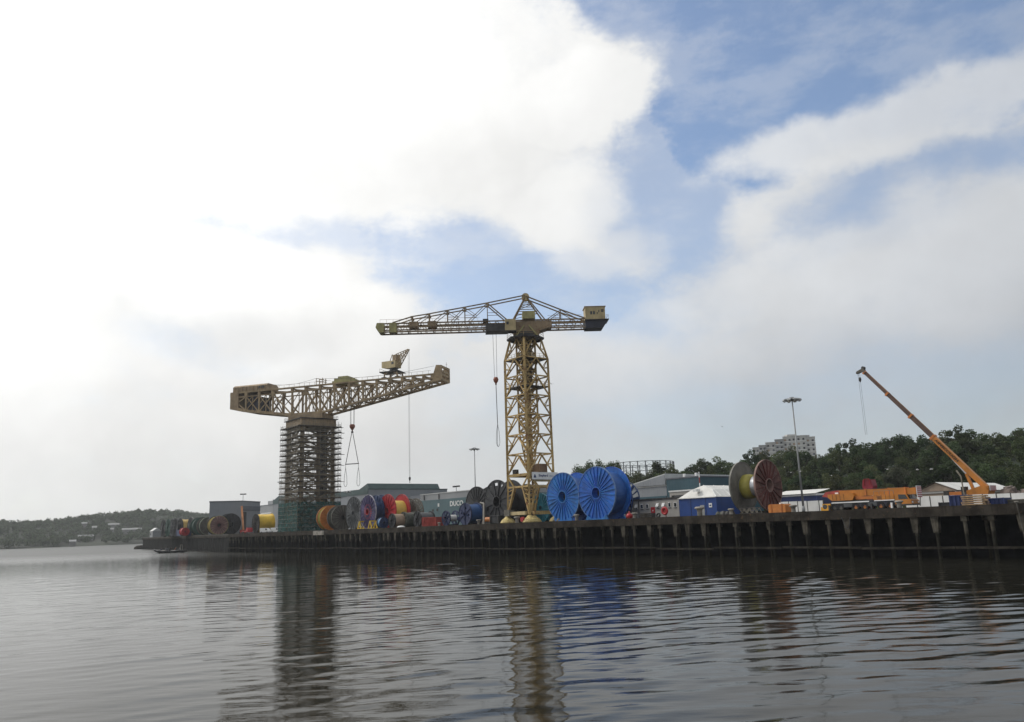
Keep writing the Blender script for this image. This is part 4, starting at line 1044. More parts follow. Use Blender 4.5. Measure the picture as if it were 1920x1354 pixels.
def build_reels():
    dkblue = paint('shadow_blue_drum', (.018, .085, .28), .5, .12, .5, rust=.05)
    blue_edge = paint('worn_blue_rim', (.09, .18, .38), .5, .2, .8, rust=.05)
    # the two big bright blue ones
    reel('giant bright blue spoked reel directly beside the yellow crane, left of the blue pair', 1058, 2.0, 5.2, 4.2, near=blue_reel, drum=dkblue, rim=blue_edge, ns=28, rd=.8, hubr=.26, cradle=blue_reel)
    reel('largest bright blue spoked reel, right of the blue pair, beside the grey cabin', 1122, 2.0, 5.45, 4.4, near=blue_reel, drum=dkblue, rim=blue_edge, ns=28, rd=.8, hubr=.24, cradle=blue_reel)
    reel('dark blue open-framed reel half hidden behind the largest bright blue reel', 1163, 11, 4.0, 2.2, near=blue_deep, drum=navy, ns=16, rd=.4, holes=[(2.2, 3.9, hole_set(16, w=3))], fholes=[(2.2, 3.9, hole_set(16, w=3))])
    reel('small teal reel seen between the yellow crane leg and the blue reel', 1016, 14, 3.5, 2.6, near=teal_reel, ns=22, rd=.5, hubr=.2)
    # black group behind the yellow crane
    reel('black spoked reel right of the wall lettering, behind the small navy reels', 895, 9, 4.9, 4.2, near=paint('charcoal_paint', (.032, .032, .034), .6, .25), ns=22, rd=.5, drum=olive_cable, cable=True, hubr=.16, spw=.2)
    reel('large black reel with cut-out holes just left of the yellow crane legs', 934, 7, 5.4, 4.6, near=blk_reel, ns=12, rd=.55, hubr=.28, holes=[(4.0, 4.7, hole_set(10, w=3, ph=2))])
    reel('black reel glimpsed between the legs of the yellow crane', 969, 15, 5.0, 4.0, near=blk_reel, ns=16, rd=.6)
    # small navy reels near the edge
    reel('small navy reel with a white empty drum, third reel left of the yellow crane', 837, 4, 1.95, 3.0, near=navy, drum=white_m, ns=8, rd=.42, hubr=.3, holes=[(.95, 1.45, hole_set(6, w=4))], fholes=[(.8, 1.6, hole_set(5, w=6))], spw=.1)
    reel('navy reel with a full blue drum in front of the black spoked reel', 873, 3, 2.75, 3.6, near=navy, drum=paint('mid_blue_wrap', (.025, .085, .24), .5, .12), far=blue_deep, ns=6, rd=.86, hubr=.2, holes=[(1.2, 1.7, hole_set(4, w=5))], spw=.1)
    # middle group, right of the scaffolded tower
    reel('tall grey reel with thin dark spokes beside the olive reel', 663, 3, 5.0, 4.5, near=grey_reel, spoke=paint('dark_grey_spoke', (.07, .075, .08), .6, .2), ns=22, rd=.55, hubr=.16, holes=[(2.6, 4.2, hole_set(18, w=1, ph=1))])
    pr = reel('tall purple reel with a bright red hub between the grey reel and the blue discs', 690, 3, 5.05, 4.6, near=purple_m, spoke=purple_m, hub=red_m, far=blue_deep, drum=blue_deep, ns=22, rd=.6, hubr=.2, rim=paint('pale_worn_rim', (.30, .29, .34), .5, .3, 1.0), holes=[(4.2, 4.7, hole_set(10, w=2))])
    b = MB(); b.lathe([(5.05*.2, -.12), (5.05*.46, -.12), (5.05*.46, -.06)], axis='x', k=40); b.build('hub_ring', red_m, pr)
    reel('plain deep blue reel squeezed behind the purple one', 705, 6, 5.0, 2.3, near=blue_deep, drum=blue_deep, ns=16, rd=.8)
    reel('big red reel with a yellow drum and holes round its rim', 727, 7, 5.0, 4.9, near=red_m, drum=paint('yellow_drum', (.60, .42, .08), .55, .12), ns=16, rd=.62, holes=[(4.5, 4.72, hole_set(18, w=1))], fholes=[(4.5, 4.72, hole_set(18, w=1))])
    reel('small deep blue reel lying against the foot of the red reel', 720, 2.4, 1.55, 1.5, 'A', near=blue_deep, drum=paint('pale_blue_wrap', (.08, .2, .36), .5, .15), far=blue_deep, ns=10, rd=.9, hubr=.3, spw=.08)
    reel('small black-ended reel with a beige drum in front of the red reel', 735, 2.6, 2.0, 4.0, near=blk_reel, drum=beige_drum, ns=8, rd=.93, hubr=.25, spw=.09)
    reel('dark mesh-sided reel standing behind right of the red reel', 768, 16, 4.4, 2.4, near=grey_brown, ns=22, rd=.5, holes=[(2.4, 4.0, hole_set(24, w=1))], fholes=[(2.4, 4.0, hole_set(24, w=1))], spw=.1)
    reel('small black reel with a grey drum left of the red skip', 783, 4, 2.1, 4.4, near=blk_reel, drum=grey_reel, ns=8, rd=.85, spw=.09)
    reel('squat dark olive reel between the beige and the black-ended reels', 757, 6, 2.2, 3.4, near=olive_cable, ns=8, rd=.9, cable=True, spw=.09)
    # yellow/orange barrel and olive spoked reel facing right
    reel('olive brown reel with dark spokes facing right, next to the tall grey reel', 643, 6, 3.95, 4.2, 'A', near=grey_brown, spoke=paint('dark_brown_spoke', (.05, .042, .035), .7, .25), drum=olive_cable, ns=20, rd=.86, cable=True, hubr=.2, yaw=-.12)
    reel('yellow cable reel with orange flanges at the foot of the scaffolding', 622, 7, 4.1, 3.6, 'A', near=orange_m, far=orange_m, rim=orange_m, drum=yel_cable, ns=18, rd=.93, cable=True, yaw=-.12)
    # big grey and maroon reel right of the blue shed: stands along the quay
    fl = paint('reel_grey_face', (.17, .165, .145), .7, .15, .6, rust=.15)
    t = reel('tall maroon spoked reel with a grey back disc and yellow and silver drum', 1446, 7, 4.45, 4.9, 'A', near=rust_red, spoke=paint('rust_spoke', (.11, .032, .028), .75, .25), far=fl, rim=pink_buff, hub=pink_buff, drum=silver_m, ns=18, rd=.40, hubr=.27, dz=.5, yaw=.06)
    b = MB(); b.lathe([(4.45*.40+.02, 2.6), (4.45*.45, 2.7), (4.45*.49, 3.4), (4.45*.49, 4.4), (4.45*.4, 4.75)], axis='x', k=40); b.build('cable_winding', yel_cable, t, True)
    # far left cluster
    reel('pinkish spoked reel with a pale yellow rim, nearest of the far left row', 410, 8, 4.1, 4.6, 'A', near=pink_buff, spoke=paint('maroon_spoke', (.13, .05, .05), .7, .2), rim=yel_cable, far=olive_cable, drum=paint('ochre_wrap', (.36, .27, .09), .6, .2), ns=20, rd=.92, cable=True)
    reel('grey green reel second in the far left row', 390, 9, 4.1, 4.2, 'A', near=grey_brown, rim=paint('pale_green_rim', (.26, .30, .22), .6, .2), drum=olive_cable, ns=18, rd=.9, cable=True)
    reel('dark green reel third in the far left row, beside the slim black discs', 378, 11, 4.2, 5.0, 'A', near=paint('dark_green', (.03, .07, .055), .6, .2), ns=18, rd=.85)
    reel('black reel standing behind the pinkish spoked reel at far left', 432, 14, 4.6, 3.5, 'A', near=blk_reel, ns=18, rd=.6)
    reel('slim black reel beside the yellow crate at the far left end', 356, 9, 4.4, 2.6, near=blk_reel, ns=14, rd=.6)
    for x, lab, mt in ((305, 'slim dark disc reel farthest left on the quay, beside the pale hut', blk_reel), (314, 'slim dark green disc reel second from the pale hut', paint('dark_green', (.03, .07, .055))), (322.5, 'slim pale striped disc reel third from the pale hut', grey_reel), (328, 'slim black disc reel left of the yellow drum', blk_reel)):
        reel(lab, x, 9, 4.5, 2.4, near=mt, ns=14, rd=.5)
    reel('yellow drum reel between slim black reels at the far left end', 340, 14, 4.3, 4.6, near=paint('dull_yellow', (.48, .33, .09), .6, .2), drum=paint('dull_yellow', (.48, .33, .09)), ns=14, rd=.95, cable=True)
    reel('bright yellow wound reel with dark end plates in front of the grey shed', 479, 22, 4.3, 7.2, 'W', near=dark_steel, drum=paint('bright_yellow_cable', (.62, .42, .035), .55, .12), far=paint('bright_yellow_cable', (.62, .42, .035)), ns=16, rd=.93, cable=True)
    reel('little red reel low at the quay edge, far left', 347, 3, 1.9, 3.0, 'A', near=red_m, drum=red_m, ns=8, rd=.9, spw=.09)
    # yellow stands between the grey and the purple reels
    ys = paint('bright_yellow_stand', (.62, .42, .04), .5, .15)
    for x, lab in ((679, 'yellow steel reel stand between the grey and purple reels'), (699, 'yellow steel reel stand right of the purple reel')):
        t = qthing('reel_stand', lab, 'stand', S(x, 2.2), 2.2, group='yellow stands under the tall reels')
        for sy in (-1, 1):
            for q in (-1, 1): bar('leg', (q*1.1, sy*.9, 0), (0, sy*.9, 2.4), .3, .3, ys, t)
            bar('foot_beam', (-1.4, sy*.9, .15), (1.4, sy*.9, .15), .3, .3, ys, t)
        bar('cross_beam', (0, -.9, 2.3), (0, .9, 2.3), .35, .35, ys, t)
build_reels()

# ------------------------------------------------------------------ buildings of the yard
def shed(name, label, cat, xl, xr, d, depth, z1, wall, roofm, rise=0.0, ridge='t', lower=None, zl=None, over=.3):
    s0, s1 = S(xl, d), S(xr, d); L = s1-s0
    t = qthing(name, label, cat, (s0+s1)/2, d)
    h = z1-DECK
    if lower:
        b = MB(); b.box(-L/2-.06, L/2+.06, -.06, depth, 0, zl-DECK); b.build('lower_wall', lower, t)
        b = MB(); b.box(-L/2, L/2, 0, depth, zl-DECK+.003, h); b.build('wall', wall, t)
    else:
        b = MB(); b.box(-L/2, L/2, 0, depth, 0, h); b.build('wall', wall, t)
    b = MB()
    if rise and ridge == 't': b.prism([(-over, h+.01), (depth+over, h+.01), (depth/2, h+rise)], 'x', -L/2-over, L/2+over)
    elif rise: b.prism([(-L/2-over, h+.01), (L/2+over, h+.01), (0, h+rise)], 'y', -over, depth+over)
    else: b.box(-L/2-.15, L/2+.15, -.15, depth+.15, h+.01, h+.35)
    b.build('roof', roofm, t)
    return t, L, h
def light_cluster(t, z, w=1.6):
    bar('mast', (0, 0, 0), (0, 0, z), .16, .16, lampost_m, t)
    for k in (-1, -.45, .45, 1): b = MB(); b.box(k*w/2-.3, k*w/2+.3, -.35, .35, z-.2, z+.3); b.build('floodlight', dark_steel, t)
    bar('cross_arm', (-w/2, 0, z), (w/2, 0, z), .12, .12, dark_steel, t)
def build_yard():
    # lettered shed
    z1 = Zq(789, 929, 45); zl = Zq(800, 938.5, 45)
    t, L, h = shed('workshop', 'long grey workshop with a teal lower wall and white lettering', 'building', 789, 985, 45, 40, z1, grey_lite, roof_lite, lower=teal_clad, zl=zl)
    sc = (S(789, 45)+S(985, 45))/2; xa, xb = S(844.5, 44.9)-sc, S(869.5, 44.9)-sc
    zt, zb = Zq(857, 938.6, 44.9)-DECK, Zq(857, 948.6, 44.9)-DECK
    text_part('lettering', 'DUCO', xb-xa, white_m, t, ((xa+xb)/2, -.1, (zt+zb)/2), (math.pi/2, 0, 0), offset=.035, height=zt-zb)
    for px in (796, 824):
        x = S(px, 44.9)-sc; b = MB(); b.box(x-.12, x+.12, -.3, -.07, zl-DECK+.1, h); b.build('downpipe', dark_steel, t)
    for px, py, w, hh, nm in ((823, 947, 1.0, 1.2, 'sign_plate'), (812, 957, 1.1, .8, 'vent'), (820.5, 956, .9, .9, 'vent')):
        x = S(px, 44.9)-sc; z = Zq(px, py, 44.9)-DECK; b = MB(); b.box(x-w/2, x+w/2, -.16, -.07, z-hh/2, z+hh/2); b.build(nm, white_m if nm == 'sign_plate' else dark_steel, t)
    q = Q(S(857, 46), 46); c = thing('floodlight_cluster', 'small cluster of floodlights on the roof of the lettered workshop', 'floodlight', (q[0], q[1], z1+.3), QROT); light_cluster(c, 1.7, 3)
    # low building left of it
    t, L, h = shed('low_workshop', 'low pale grey building with a stepped roof between the red reel and the lettered workshop', 'building', 752, 788.6, 52, 24, Zq(770, 940, 52), grey_lite, roof_lite)
    b = MB(); b.box(-L/2, L*.1, 4, 18, h+.36, h+2.2); b.build('upper_roof', grey_dark, t)
    # long dark-roofed workshop behind the scaffolded tower
    t, L, h = shed('green_roof_workshop', 'long grey workshop with a dark green roof edge behind the scaffolded tower', 'building', 511, 690, 48, 40, Zq(520, 937.5, 48), grey_clad, paint('green_fascia', (.05, .085, .085), .6, .1))
    b = MB(); b.box(-L/2-.2, L/2+.2, -.25, -.02, h-1.9, h+.36); b.build('fascia', paint('green_fascia', (.05, .085, .085)), t)
    b = MB(); b.prism([(-L/2, h+.37), (-L/2+6, h+2.2), (-L/2+16, h+.37)], 'y', .5, 36); b.prism([(L/2-9, h+.37), (L/2-1.5, h+2.6), (L/2, h+.37)], 'y', .5, 36); stuff(b.build('roof_peak', paint('green_fascia', (.05, .085, .085)), t))
    # grey shed left of it (front turned towards us)
    dist = 400; p = at(452, 1003, dist); a1 = at(390.5, 1006, dist*1.0); e = np.array([p[0]-a1[0], p[1]-a1[1]]); L = np.linalg.norm(e); ang = math.atan2(e[1], e[0])
    zt = at(452, 940.5, dist)[2]-DECK
    t = thing('boat_shed', 'plain grey shed with a dark doorway behind the far left reels', 'building', (p[0], p[1], DECK), ang)
    p2 = at(486, 1002, dist+16); dv = np.array([p2[0]-p[0], p2[1]-p[1]]); ca, sa = math.cos(ang), math.sin(ang); vx, vy = dv[0]*ca+dv[1]*sa, -dv[0]*sa+dv[1]*ca
    side = [(0, 0), (vx, vy)]; lerp = lambda f, o: (vx*f+o*vy/math.hypot(vx, vy), vy*f-o*vx/math.hypot(vx, vy))
    b = MB(); b.prism([(-L, 0), (0, 0), (vx, vy), (vx-6, vy+14), (-L, 24)], 'z', 0, zt); b.build('wall', grey_clad, t)
    b = MB(); b.prism([(-L-.2, -.2), (.1, -.25), (vx+.2, vy-.2), (vx-6, vy+14.3), (-L-.2, 24.3)], 'z', zt+.01, zt+.45); b.build('roof', grey_dark, t)
    b = MB(); b.prism([lerp(.0, .03), lerp(1, .03), lerp(1, .2), lerp(0, .2)], 'z', zt-4.2, zt-2.0); b.build('dark_band', grey_dark, t)
    b = MB(); b.prism([lerp(.03, .03), lerp(.24, .03), lerp(.24, .12), lerp(.03, .12)], 'z', 0, zt-4.8); b.build('door', dark_steel, t)
    c = thing('floodlight_cluster', 'cluster of floodlights on a short mast above the plain grey shed', 'floodlight', (p[0], p[1]+1, DECK+zt+.4), 0); light_cluster(c, 3.0, 2.2)
    # stepped pale blocks between them
    t, L, h = shed('plant_room', 'stepped pale grey plant building left of the scaffolded tower', 'building', 484, 510.6, 56, 20, Zq(500, 948, 56), grey_lite, grey_dark)
    b = MB(); b.box(-L*.36, L*.5, 4, 18, h+.36, h+2.7); b.build('upper_storey', grey_lite, t)
    b = MB(); b.box(-L*.3, L*.4, -.2, -.02, h-4.5, h-3.9); b.build('canopy', white_m, t)
    # blue-green warehouse on the right
    zg = Zq(1183, 906, 55); zr = Zq(1253, 899, 55)
    t, L, h = shed('warehouse', 'blue green warehouse with a pale sloping roof behind the grey cabin', 'building', 1168, 1254, 55, 34, Zq(1210, 914.5, 55), grey_clad, roof_lite)
    b = MB(); b.prism([(-L/2-.3, h+.36), (L/2, h+.36), (L/2, h+3.4)], 'y', -.35, 34.3); b.build('sloping_roof', roof_lite, t)
    b = MB(); b.prism([(-L/2+1, h+.38), (L/2-.02, h+.38), (L/2-.02, h+3.1)], 'y', -.42, -.36); b.build('gable_cladding', grey_clad, t)
    b = MB(); b.box(-L/2+.2, L/2-.1, -.2, -.01, 0, h-2.6); b.build('lower_wall', teal_dark, t)
    for k, x in enumerate((-.13, .03, .2, .34)): b = MB(); b.box(L*x-.7, L*x+.7, -.3, -.21, 3.4, 5.0); f = b.build('window', white_m, t); g = MB(); g.box(L*x-.55, L*x+.55, -.33, -.305, 3.55, 4.85); g.build('pane', glass_m, f)
    b = MB(); b.box(-L*.3, -L*.24, -.4, -.21, 0, h-2.5); b.build('pale_column', grey_lite, t)
    t, L, h = shed('blue_box_warehouse', 'flat-topped dark blue green warehouse block right of the pale sloping roof', 'building', 1254.6, 1318, 54, 30, Zq(1285, 896.5, 54), teal_dark, grey_dark)
    for x in (-.1, .25): b = MB(); b.box(L*x-.3, L*x+.3, 2, 2.6, h+.36, h+1.3); b.build('roof_vent', white_m, t)
    t, L, h = shed('site_office', 'small pale flat-roofed office between the warehouse and the blue shed', 'building', 1259, 1300, 36, 8, Zq(1280, 921.5, 36), cabin_m, white_m)
    b = MB(); b.box(-L*.4, L*.2, -.1, -.01, h-1.9, h-.8); b.build('window', glass_m, t)
    # portable cabin with ten windows and a red door
    d = 13; t, L, h = shed('portable_cabin', 'long grey portable cabin with a row of small windows and a red door', 'building', 1172, 1275, d, 4.2, Zq(1222, 938, d), cabin_m, dark_steel)
    sc = (S(1172, d)+S(1275, d))/2
    wf = white_m
    for i, (px, py) in enumerate(((1176.2, 955), (1185.5, 954.5), (1195.3, 954), (1205.6, 953.3), (1215.6, 952.8), (1235.4, 951.5), (1246.6, 951), (1257.6, 950), (1268.4, 949.8))):
        x = S(px, d)-sc; z = Zq(px, py-3.5, d)-DECK; w, hh = .36, .5
        b = MB(); b.prism([(x-w, z-hh), (x+w, z-hh), (x+w, z+hh), (x-w, z+hh)], 'y', -.07, -.01); f = b.build('window', wf, t)
        openw = i in (2, 5, 6)
        b = MB(); b.box(x-w+.1, x+w-.1, -.09, -.072, z-hh+.1, z+hh-.1 if not openw else z-hh+.35); b.build('pane', glass_m, f)
        if openw: b = MB(); b.prism([(-.45, z-.2), (-.42, z-.23), (-.075, z+hh-.06), (-.1, z+hh-.03)], 'x', x-w, x+w); b.build('open_sash', white_m, f)
        b = MB(); b.box(x-w, x+w, -.12, -.01, z-hh-.16, z-hh-.02); b.build('sill', dark_steel, f)
    x = S(1226, d)-sc; b = MB(); b.box(x-.55, x+.55, -.08, -.01, .05, 2.35); dr = b.build('door', red_m, t); b = MB(); b.box(x-.12, x+.12, -.1, -.082, 1.5, 1.75); b.build('notice', white_m, dr)
    for px in (1199.5,): x = S(px, d)-sc; b = MB(); b.box(x-.07, x+.07, -.06, -.005, 0, h); b.build('joint_strip', dark_steel, t)
    b = MB(); b.box(-L/2, L/2, -.05, -.004, 0, .22); b.build('skirting', dark_steel, t)
    # life ring on its post, in front
    q = thing('life_ring', 'red life ring in its housing in front of the cabin windows', 'life ring', (*Q(S(1247.5, 6), 6), DECK), QROT)
    b = MB(); prof = [(.62+.22*math.cos(a), .22*math.sin(a)) for a in np.linspace(0, 2*math.pi, 9)]; b.lathe(prof, k=24); o = b.build('ring', red_m, q, True); o.rotation_euler = (math.pi/2, 0, 0); o.location = (0, 0, 1.35)
    bar('post', (0, .3, 0), (0, .3, 2.1), .12, .12, red_m, q)
    b = MB(); b.box(-.5, .5, .12, .24, .85, 1.85); b.build('backboard', red_dull, q)
    # blue shed with a white fabric roof
    d = 11; s0, s1 = S(1275.6, d), S(1346, d); L = s1-s0; t = qthing('fabric_roof_shed', 'blue walled shed with a white faceted fabric roof', 'building', (s0+s1)/2, d)
    h = Zq(1310, 933.5, d)-DECK; ra = Zq(1306, 911, d+2)-DECK; dep = 12
    b = MB(); b.box(-L/2, L/2, 0, dep, 0, h); b.build('wall', shed_blue, t)
    b = MB(); b.add([(-L/2-.12, -.12, h+.01), (L/2+.12, -.12, h+.01), (L/2+.12, dep+.12, h+.01), (-L/2-.12, dep+.12, h+.01), (-L*.26, 1.6, ra-.75), (0, 2.2, ra), (L*.28, 1.6, ra-.9), (-L*.26, dep-1, ra-.75), (0, dep-1, ra), (L*.28, dep-1, ra-.9)],
                    [(0, 1, 6, 5, 4), (1, 2, 9, 6), (6, 9, 8, 5), (5, 8, 7, 4), (0, 4, 7, 3), (2, 3, 7, 8, 9), (3, 2, 1, 0)]); b.build('fabric_roof', roof_white, t)
    for yy in (2.2, 5.4, 8.6): bar('roof_rib', (L/2+.1, yy-.6, h+.1), (L*.28, yy, ra-.86), .12, .12, white_m, t); bar('roof_rib', (L*.28, yy, ra-.86), (0, yy+.1, ra+.03), .12, .12, white_m, t)
    bar('roof_rib', (L/2+.1, -.1, h+.06), (L*.28, 1.6, ra-.87), .12, .12, white_m, t); bar('eave_strip', (-L/2-.14, -.16, h+.03), (L/2+.14, -.16, h+.03), .14, .14, white_m, t)
    sc = (s0+s1)/2
    x = S(1319, d)-sc; b = MB(); b.box(x-.5, x+.5, -.08, -.01, .05, 2.2); b.build('door', paint('door_grey', (.25, .26, .26)), t)
    x = S(1334.5, d)-sc; b = MB(); b.box(x-.36, x+.36, -.07, -.01, 1.7, 2.5); pl = b.build('notice', white_m, t); b = MB(); b.box(x-.22, x+.22, -.09, -.072, 1.95, 2.2); b.build('notice_band', navy, pl)
    b = MB(); b.box(-L*.07, L*.02, -.25, 1.0, ra-1.25, ra-.7); b.build('floodlight', white_m, t)
    for x in (-L*.18, L*.22): b = MB(); b.box(x-.04, x+.04, -.05, -.005, .05, h-.05); b.build('panel_seam', navy, t)
    # low brick building with a white gable roof, behind the cranes
    d = 34; t, L, h = shed('brick_store', 'low buff brick store with a shallow white roof between the two orange cranes', 'building', 1728, 1796, d, 26, Zq(1760, 925, d), brick_tan, roof_white)
    b = MB(); b.prism([(-L/2-.5, h+.36), (L/2+.5, h+.36), (L*.02, h+1.9)], 'y', -.3, 26); b.build('gable', brick_tan, t)
    b = MB(); b.add([(L*.02, -.6, h+2.0), (L*.02, 26, h+2.0), (L/2+.7, 26, h+.42), (L/2+.7, -.6, h+.42), (-L/2-.7, 26, h+.42), (-L/2-.7, -.6, h+.42)], [(0, 1, 2, 3), (1, 0, 5, 4)]); b.build('gable_roof', roof_white, t)
    # white-fronted canopy shed at the lamp post
    d = 24; t, L, h = shed('canopy_shed', 'low white-roofed shed with blue panels behind the tall lamp post', 'building', 1452, 1536, d, 10, Zq(1490, 931, d), cont_blue, white_m)
    b = MB(); b.add([(-L/2, -.6, h+.4), (L/2, -.6, h+.4), (L/2, 5, h+1.3), (-L/2, 5, h+1.3)], [(0, 1, 2, 3)]); b.build('pale_roof_sheet', roof_white, t)
    # hoardings
    def hoarding(label, xs, d, ytop, ybot, nm='hoarding'):
        s_ = [S(x, d) for x in xs]; t = qthing(nm, label, 'fence', s_[0], d)
        b0 = MB(); b0.box(0, 1, -.03, .03, 0, 1); me = b0.mesh('panel', white_m)
        for i, (a, c) in enumerate(zip(s_[:-1], s_[1:])):
            xm = (xs[i]+xs[i+1])/2; z1 = Zq(xm, ytop+(xm-xs[0])*(-.033), d)-DECK
            o = link('panel', me, t); o.location = (a-s_[0]+.09, 0, .12); o.scale = (c-a-.18, 1, z1-.12)
        for a in s_: bar('post', (a-s_[0], .08, 0), (a-s_[0], .08, z1+.1), .16, .16, dark_steel, t)
    hoarding('white hoarding of wide panels running to the right edge behind the mobile cranes', [1700, 1722, 1747, 1771, 1795, 1820, 1846, 1872, 1899, 1926], 17, 931.5, 950)
    hoarding('row of white panels behind the lamp post and the orange tank', [1466, 1481, 1498, 1516, 1538, 1546], 18, 941, 957)
    # containers, skips, stacks
    def container(label, x0, x1, d, ytop, mat, dep=2.5, ribs=True):
        s0, s1 = S(x0, d), S(x1, d); L = s1-s0; h = Zq((x0+x1)/2, ytop, d)-DECK; t = qthing('container', label, 'container', (s0+s1)/2, d)
        b = MB(); b.box(-L/2, L/2, 0, dep, .1, h); b.build('body', mat, t)
        if ribs:
            for k in range(int(L/.55)): x = -L/2+.3+k*.55; bar('rib', (x, -.03, .2), (x, -.03, h-.15), .2, .07, mat, t)
        for x in (-L/2+.08, L/2-.08): bar('corner_post', (x, -.05, .0), (x, -.05, h+.03), .18, .18, mat, t)
        bar('top_rail', (-L/2, -.05, h-.06), (L/2, -.05, h-.06), .14, .14, mat, t); return t
    container('blue skip with sloping ends standing before the white hoarding, beside sawn timber', 1783, 1811, 6, 928.5, cont_blue, 3)
    container('low dark blue container right of the sawn timber, near the right edge', 1845, 1886, 7, 934, cont_blue, 2.5)
    container('low black container left of the blue skip', 1762, 1786, 7, 942, blk_reel, 2.5, False)
    container('dark rusty container at the extreme right of the quay', 1888, 1935, 8, 936, grey_brown, 2.5)
    t = container('dull red open skip with upright posts at the quay edge left of the navy reels', 792, 818, 3, 970, red_dull, 3)
    for x in (-2.4, -1.5, -.6): bar('upright_post', (x, -.1, 1.2), (x, -.1, 2.6), .28, .2, red_dull, t)
    container('dark blue crate beside the yellow drum at far left', 330, 346, 5, 993, navy, 3, False)
    s0 = S(1830, 5); t = qthing('timber_stack', 'stack of sawn timber baulks between two blue containers', 'timber', s0, 5)
    b0 = MB(); b0.box(-1.6, 1.6, -.16, .16, -.1, .1); me = b0.mesh('baulk', timber_new)
    for r_ in range(5):
        for k in range(3): o = link('baulk', me, t); o.location = (random.uniform(-.2, .2), k*.42, .22+r_*.29); o.rotation_euler = (0, 0, random.uniform(-.02, .02))
        if r_ < 4:
            for x in (-1.1, 1.1): bar('bearer', (x, -.2, .37+r_*.29-.02), (x, 1.05, .37+r_*.29-.02), .1, .07, timber_dark, t)
    # orange tank in front of the maroon reel
    s0, s1 = S(1442, 3), S(1474, 3); L = s1-s0; t = qthing('orange_tank', 'squat orange tank at the quay edge in front of the maroon reel', 'tank', (s0+s1)/2, 3)
    h = Zq(1458, 945.5, 3)-DECK; b = MB(); b.prism([(-L/2, .25), (-L/2+.2, 0), (L/2-.2, 0), (L/2, .25), (L/2, h-.2), (L/2-.2, h), (-L/2+.2, h), (-L/2, h-.2)], 'y', 0, 1.8); b.build('body', orange_m, t)
    for x in (-L*.3, L*.3): b = MB(); b.box(x-.12, x+.12, -.05, 1.85, .02, h+.04); b.build('strap', paint('orange_dark', (.4, .12, .02)), t)
    b = MB(); b.frustum((L*.1, .9, h), (L*.1, .9, h+.25), .3, .3, 12); b.build('filler_cap', white_m, t)
    # dark blue lattice section lying on the quay
    s0, s1 = S(1388, 2.5), S(1422, 2.5); t = qthing('lattice_section', 'short dark lattice boom section lying on the quay below the grey and maroon reel', 'crane part', s0, 2.5); L = s1-s0
    for y in (0, 1.2):
        for z in (.25, 1.15): bar('chord', (0, y, z), (L, y, z), .13, .13, dark_steel, t)
        n = 7
        for k in range(n): bar('lacing', (L*k/n, y, .25 if k % 2 else 1.15), (L*(k+1)/n, y, 1.15 if k % 2 else .25), .08, .08, scaf_steel, t)
    # gangway frame by the yellow crane
    s0, s1 = S(960, 12), S(985, 12); t = qthing('gangway', 'white railed gangway parked behind the yellow crane legs', 'gangway', s0, 12); L = s1-s0
    for z in (2.3, 2.9, 3.5): bar('rail', (0, 0, z), (L, 0, z), .1, .1, white_m, t)
    for k in range(7): bar('baluster', (L*k/6, 0, 2.2), (L*k/6, 0, 3.5), .08, .08, white_m, t)
    b = MB(); b.box(0, L, 0, 1.6, 1.9, 2.2); b.build('deck', grey_reel, t); bar('leg', (.4, .8, 0), (.4, .8, 1.9), .3, .3, dark_steel, t); bar('leg', (L-.4, .8, 0), (L-.4, .8, 1.9), .3, .3, dark_steel, t)
    # orange machine by the black reels
    s0 = S(911, 4); t = qthing('winch_unit', 'rusty orange winch unit on the edge below the black spoked reel', 'winch', s0, 4)
    b = MB(); b.box(-1.9, 1.9, 0, 2, .1, .7); b.build('bed', dark_steel, t); b = MB(); b.lathe([(0, -1.2), (.62, -1.2), (.62, 1.2), (0, 1.2)], (0, 1, 1.2), 'x', 16); b.build('drum', orange_m, t)
    b = MB(); b.box(1.25, 1.9, .2, 1.8, .7, 1.75); b.build('engine_cover', orange_m, t); b = MB(); b.prism([(-1.9, .7), (-1.3, .7), (-1.3, 1.5), (-1.6, 1.7)], 'y', .4, 1.6); b.build('side_frame', paint('rust', (.22, .09, .03)), t)
    t = qthing('davit', 'bent pale davit post in front of the black spoked reel', 'davit', S(907, 3.5), 3.5)
    bar('post', (0, 0, 0), (.35, 0, 5.2), .4, .3, paint('pale_davit', (.38, .36, .32)), t); bar('arm', (.35, 0, 5.2), (-1.2, 0, 5.5), .25, .25, paint('pale_davit', (.38, .36, .32)), t)
    t = qthing('steel_trestle', 'black steel trestle table between the orange winch and the yellow crane foot', 'trestle', S(927, 4), 4)
    for x in (-1.7, 1.7):
        for y in (0, 1.4): bar('leg', (x, y, 0), (x*.9, y, 2.0), .22, .22, dark_steel, t)
    b = MB(); b.box(-2, 2, -.1, 1.5, 2.0, 2.14); b.build('top', grey_reel, t); b = MB(); b.box(-1.6, 1.6, .2, 1.2, .3, 1.9); b.build('bin', blk_reel, t)
    # bollards
    def bollard(label, x, d=1.0, big=1.0, grp='mooring bollards along the quay edge'):
        t = qthing('mooring_bollard', label, 'bollard', S(x, d), d, group=grp)
        b = MB(); b.lathe([(.36*big, 0), (.34*big, .7*big), (.42*big, .95*big)], k=16); b.build('post', conc_pale, t, True)
        b = MB(); b.lathe([(.42*big, .951*big), (.62*big, 1.0*big), (.64*big, 1.15*big), (.5*big, 1.28*big), (0, 1.3*big)], k=18); b.build('cap', conc_pale, t, True)
        b = MB(); b.lathe([(.7*big, 0.0), (.7*big, .1), (.3*big, .12)], k=16); b.build('base_plate', dark_steel, t)
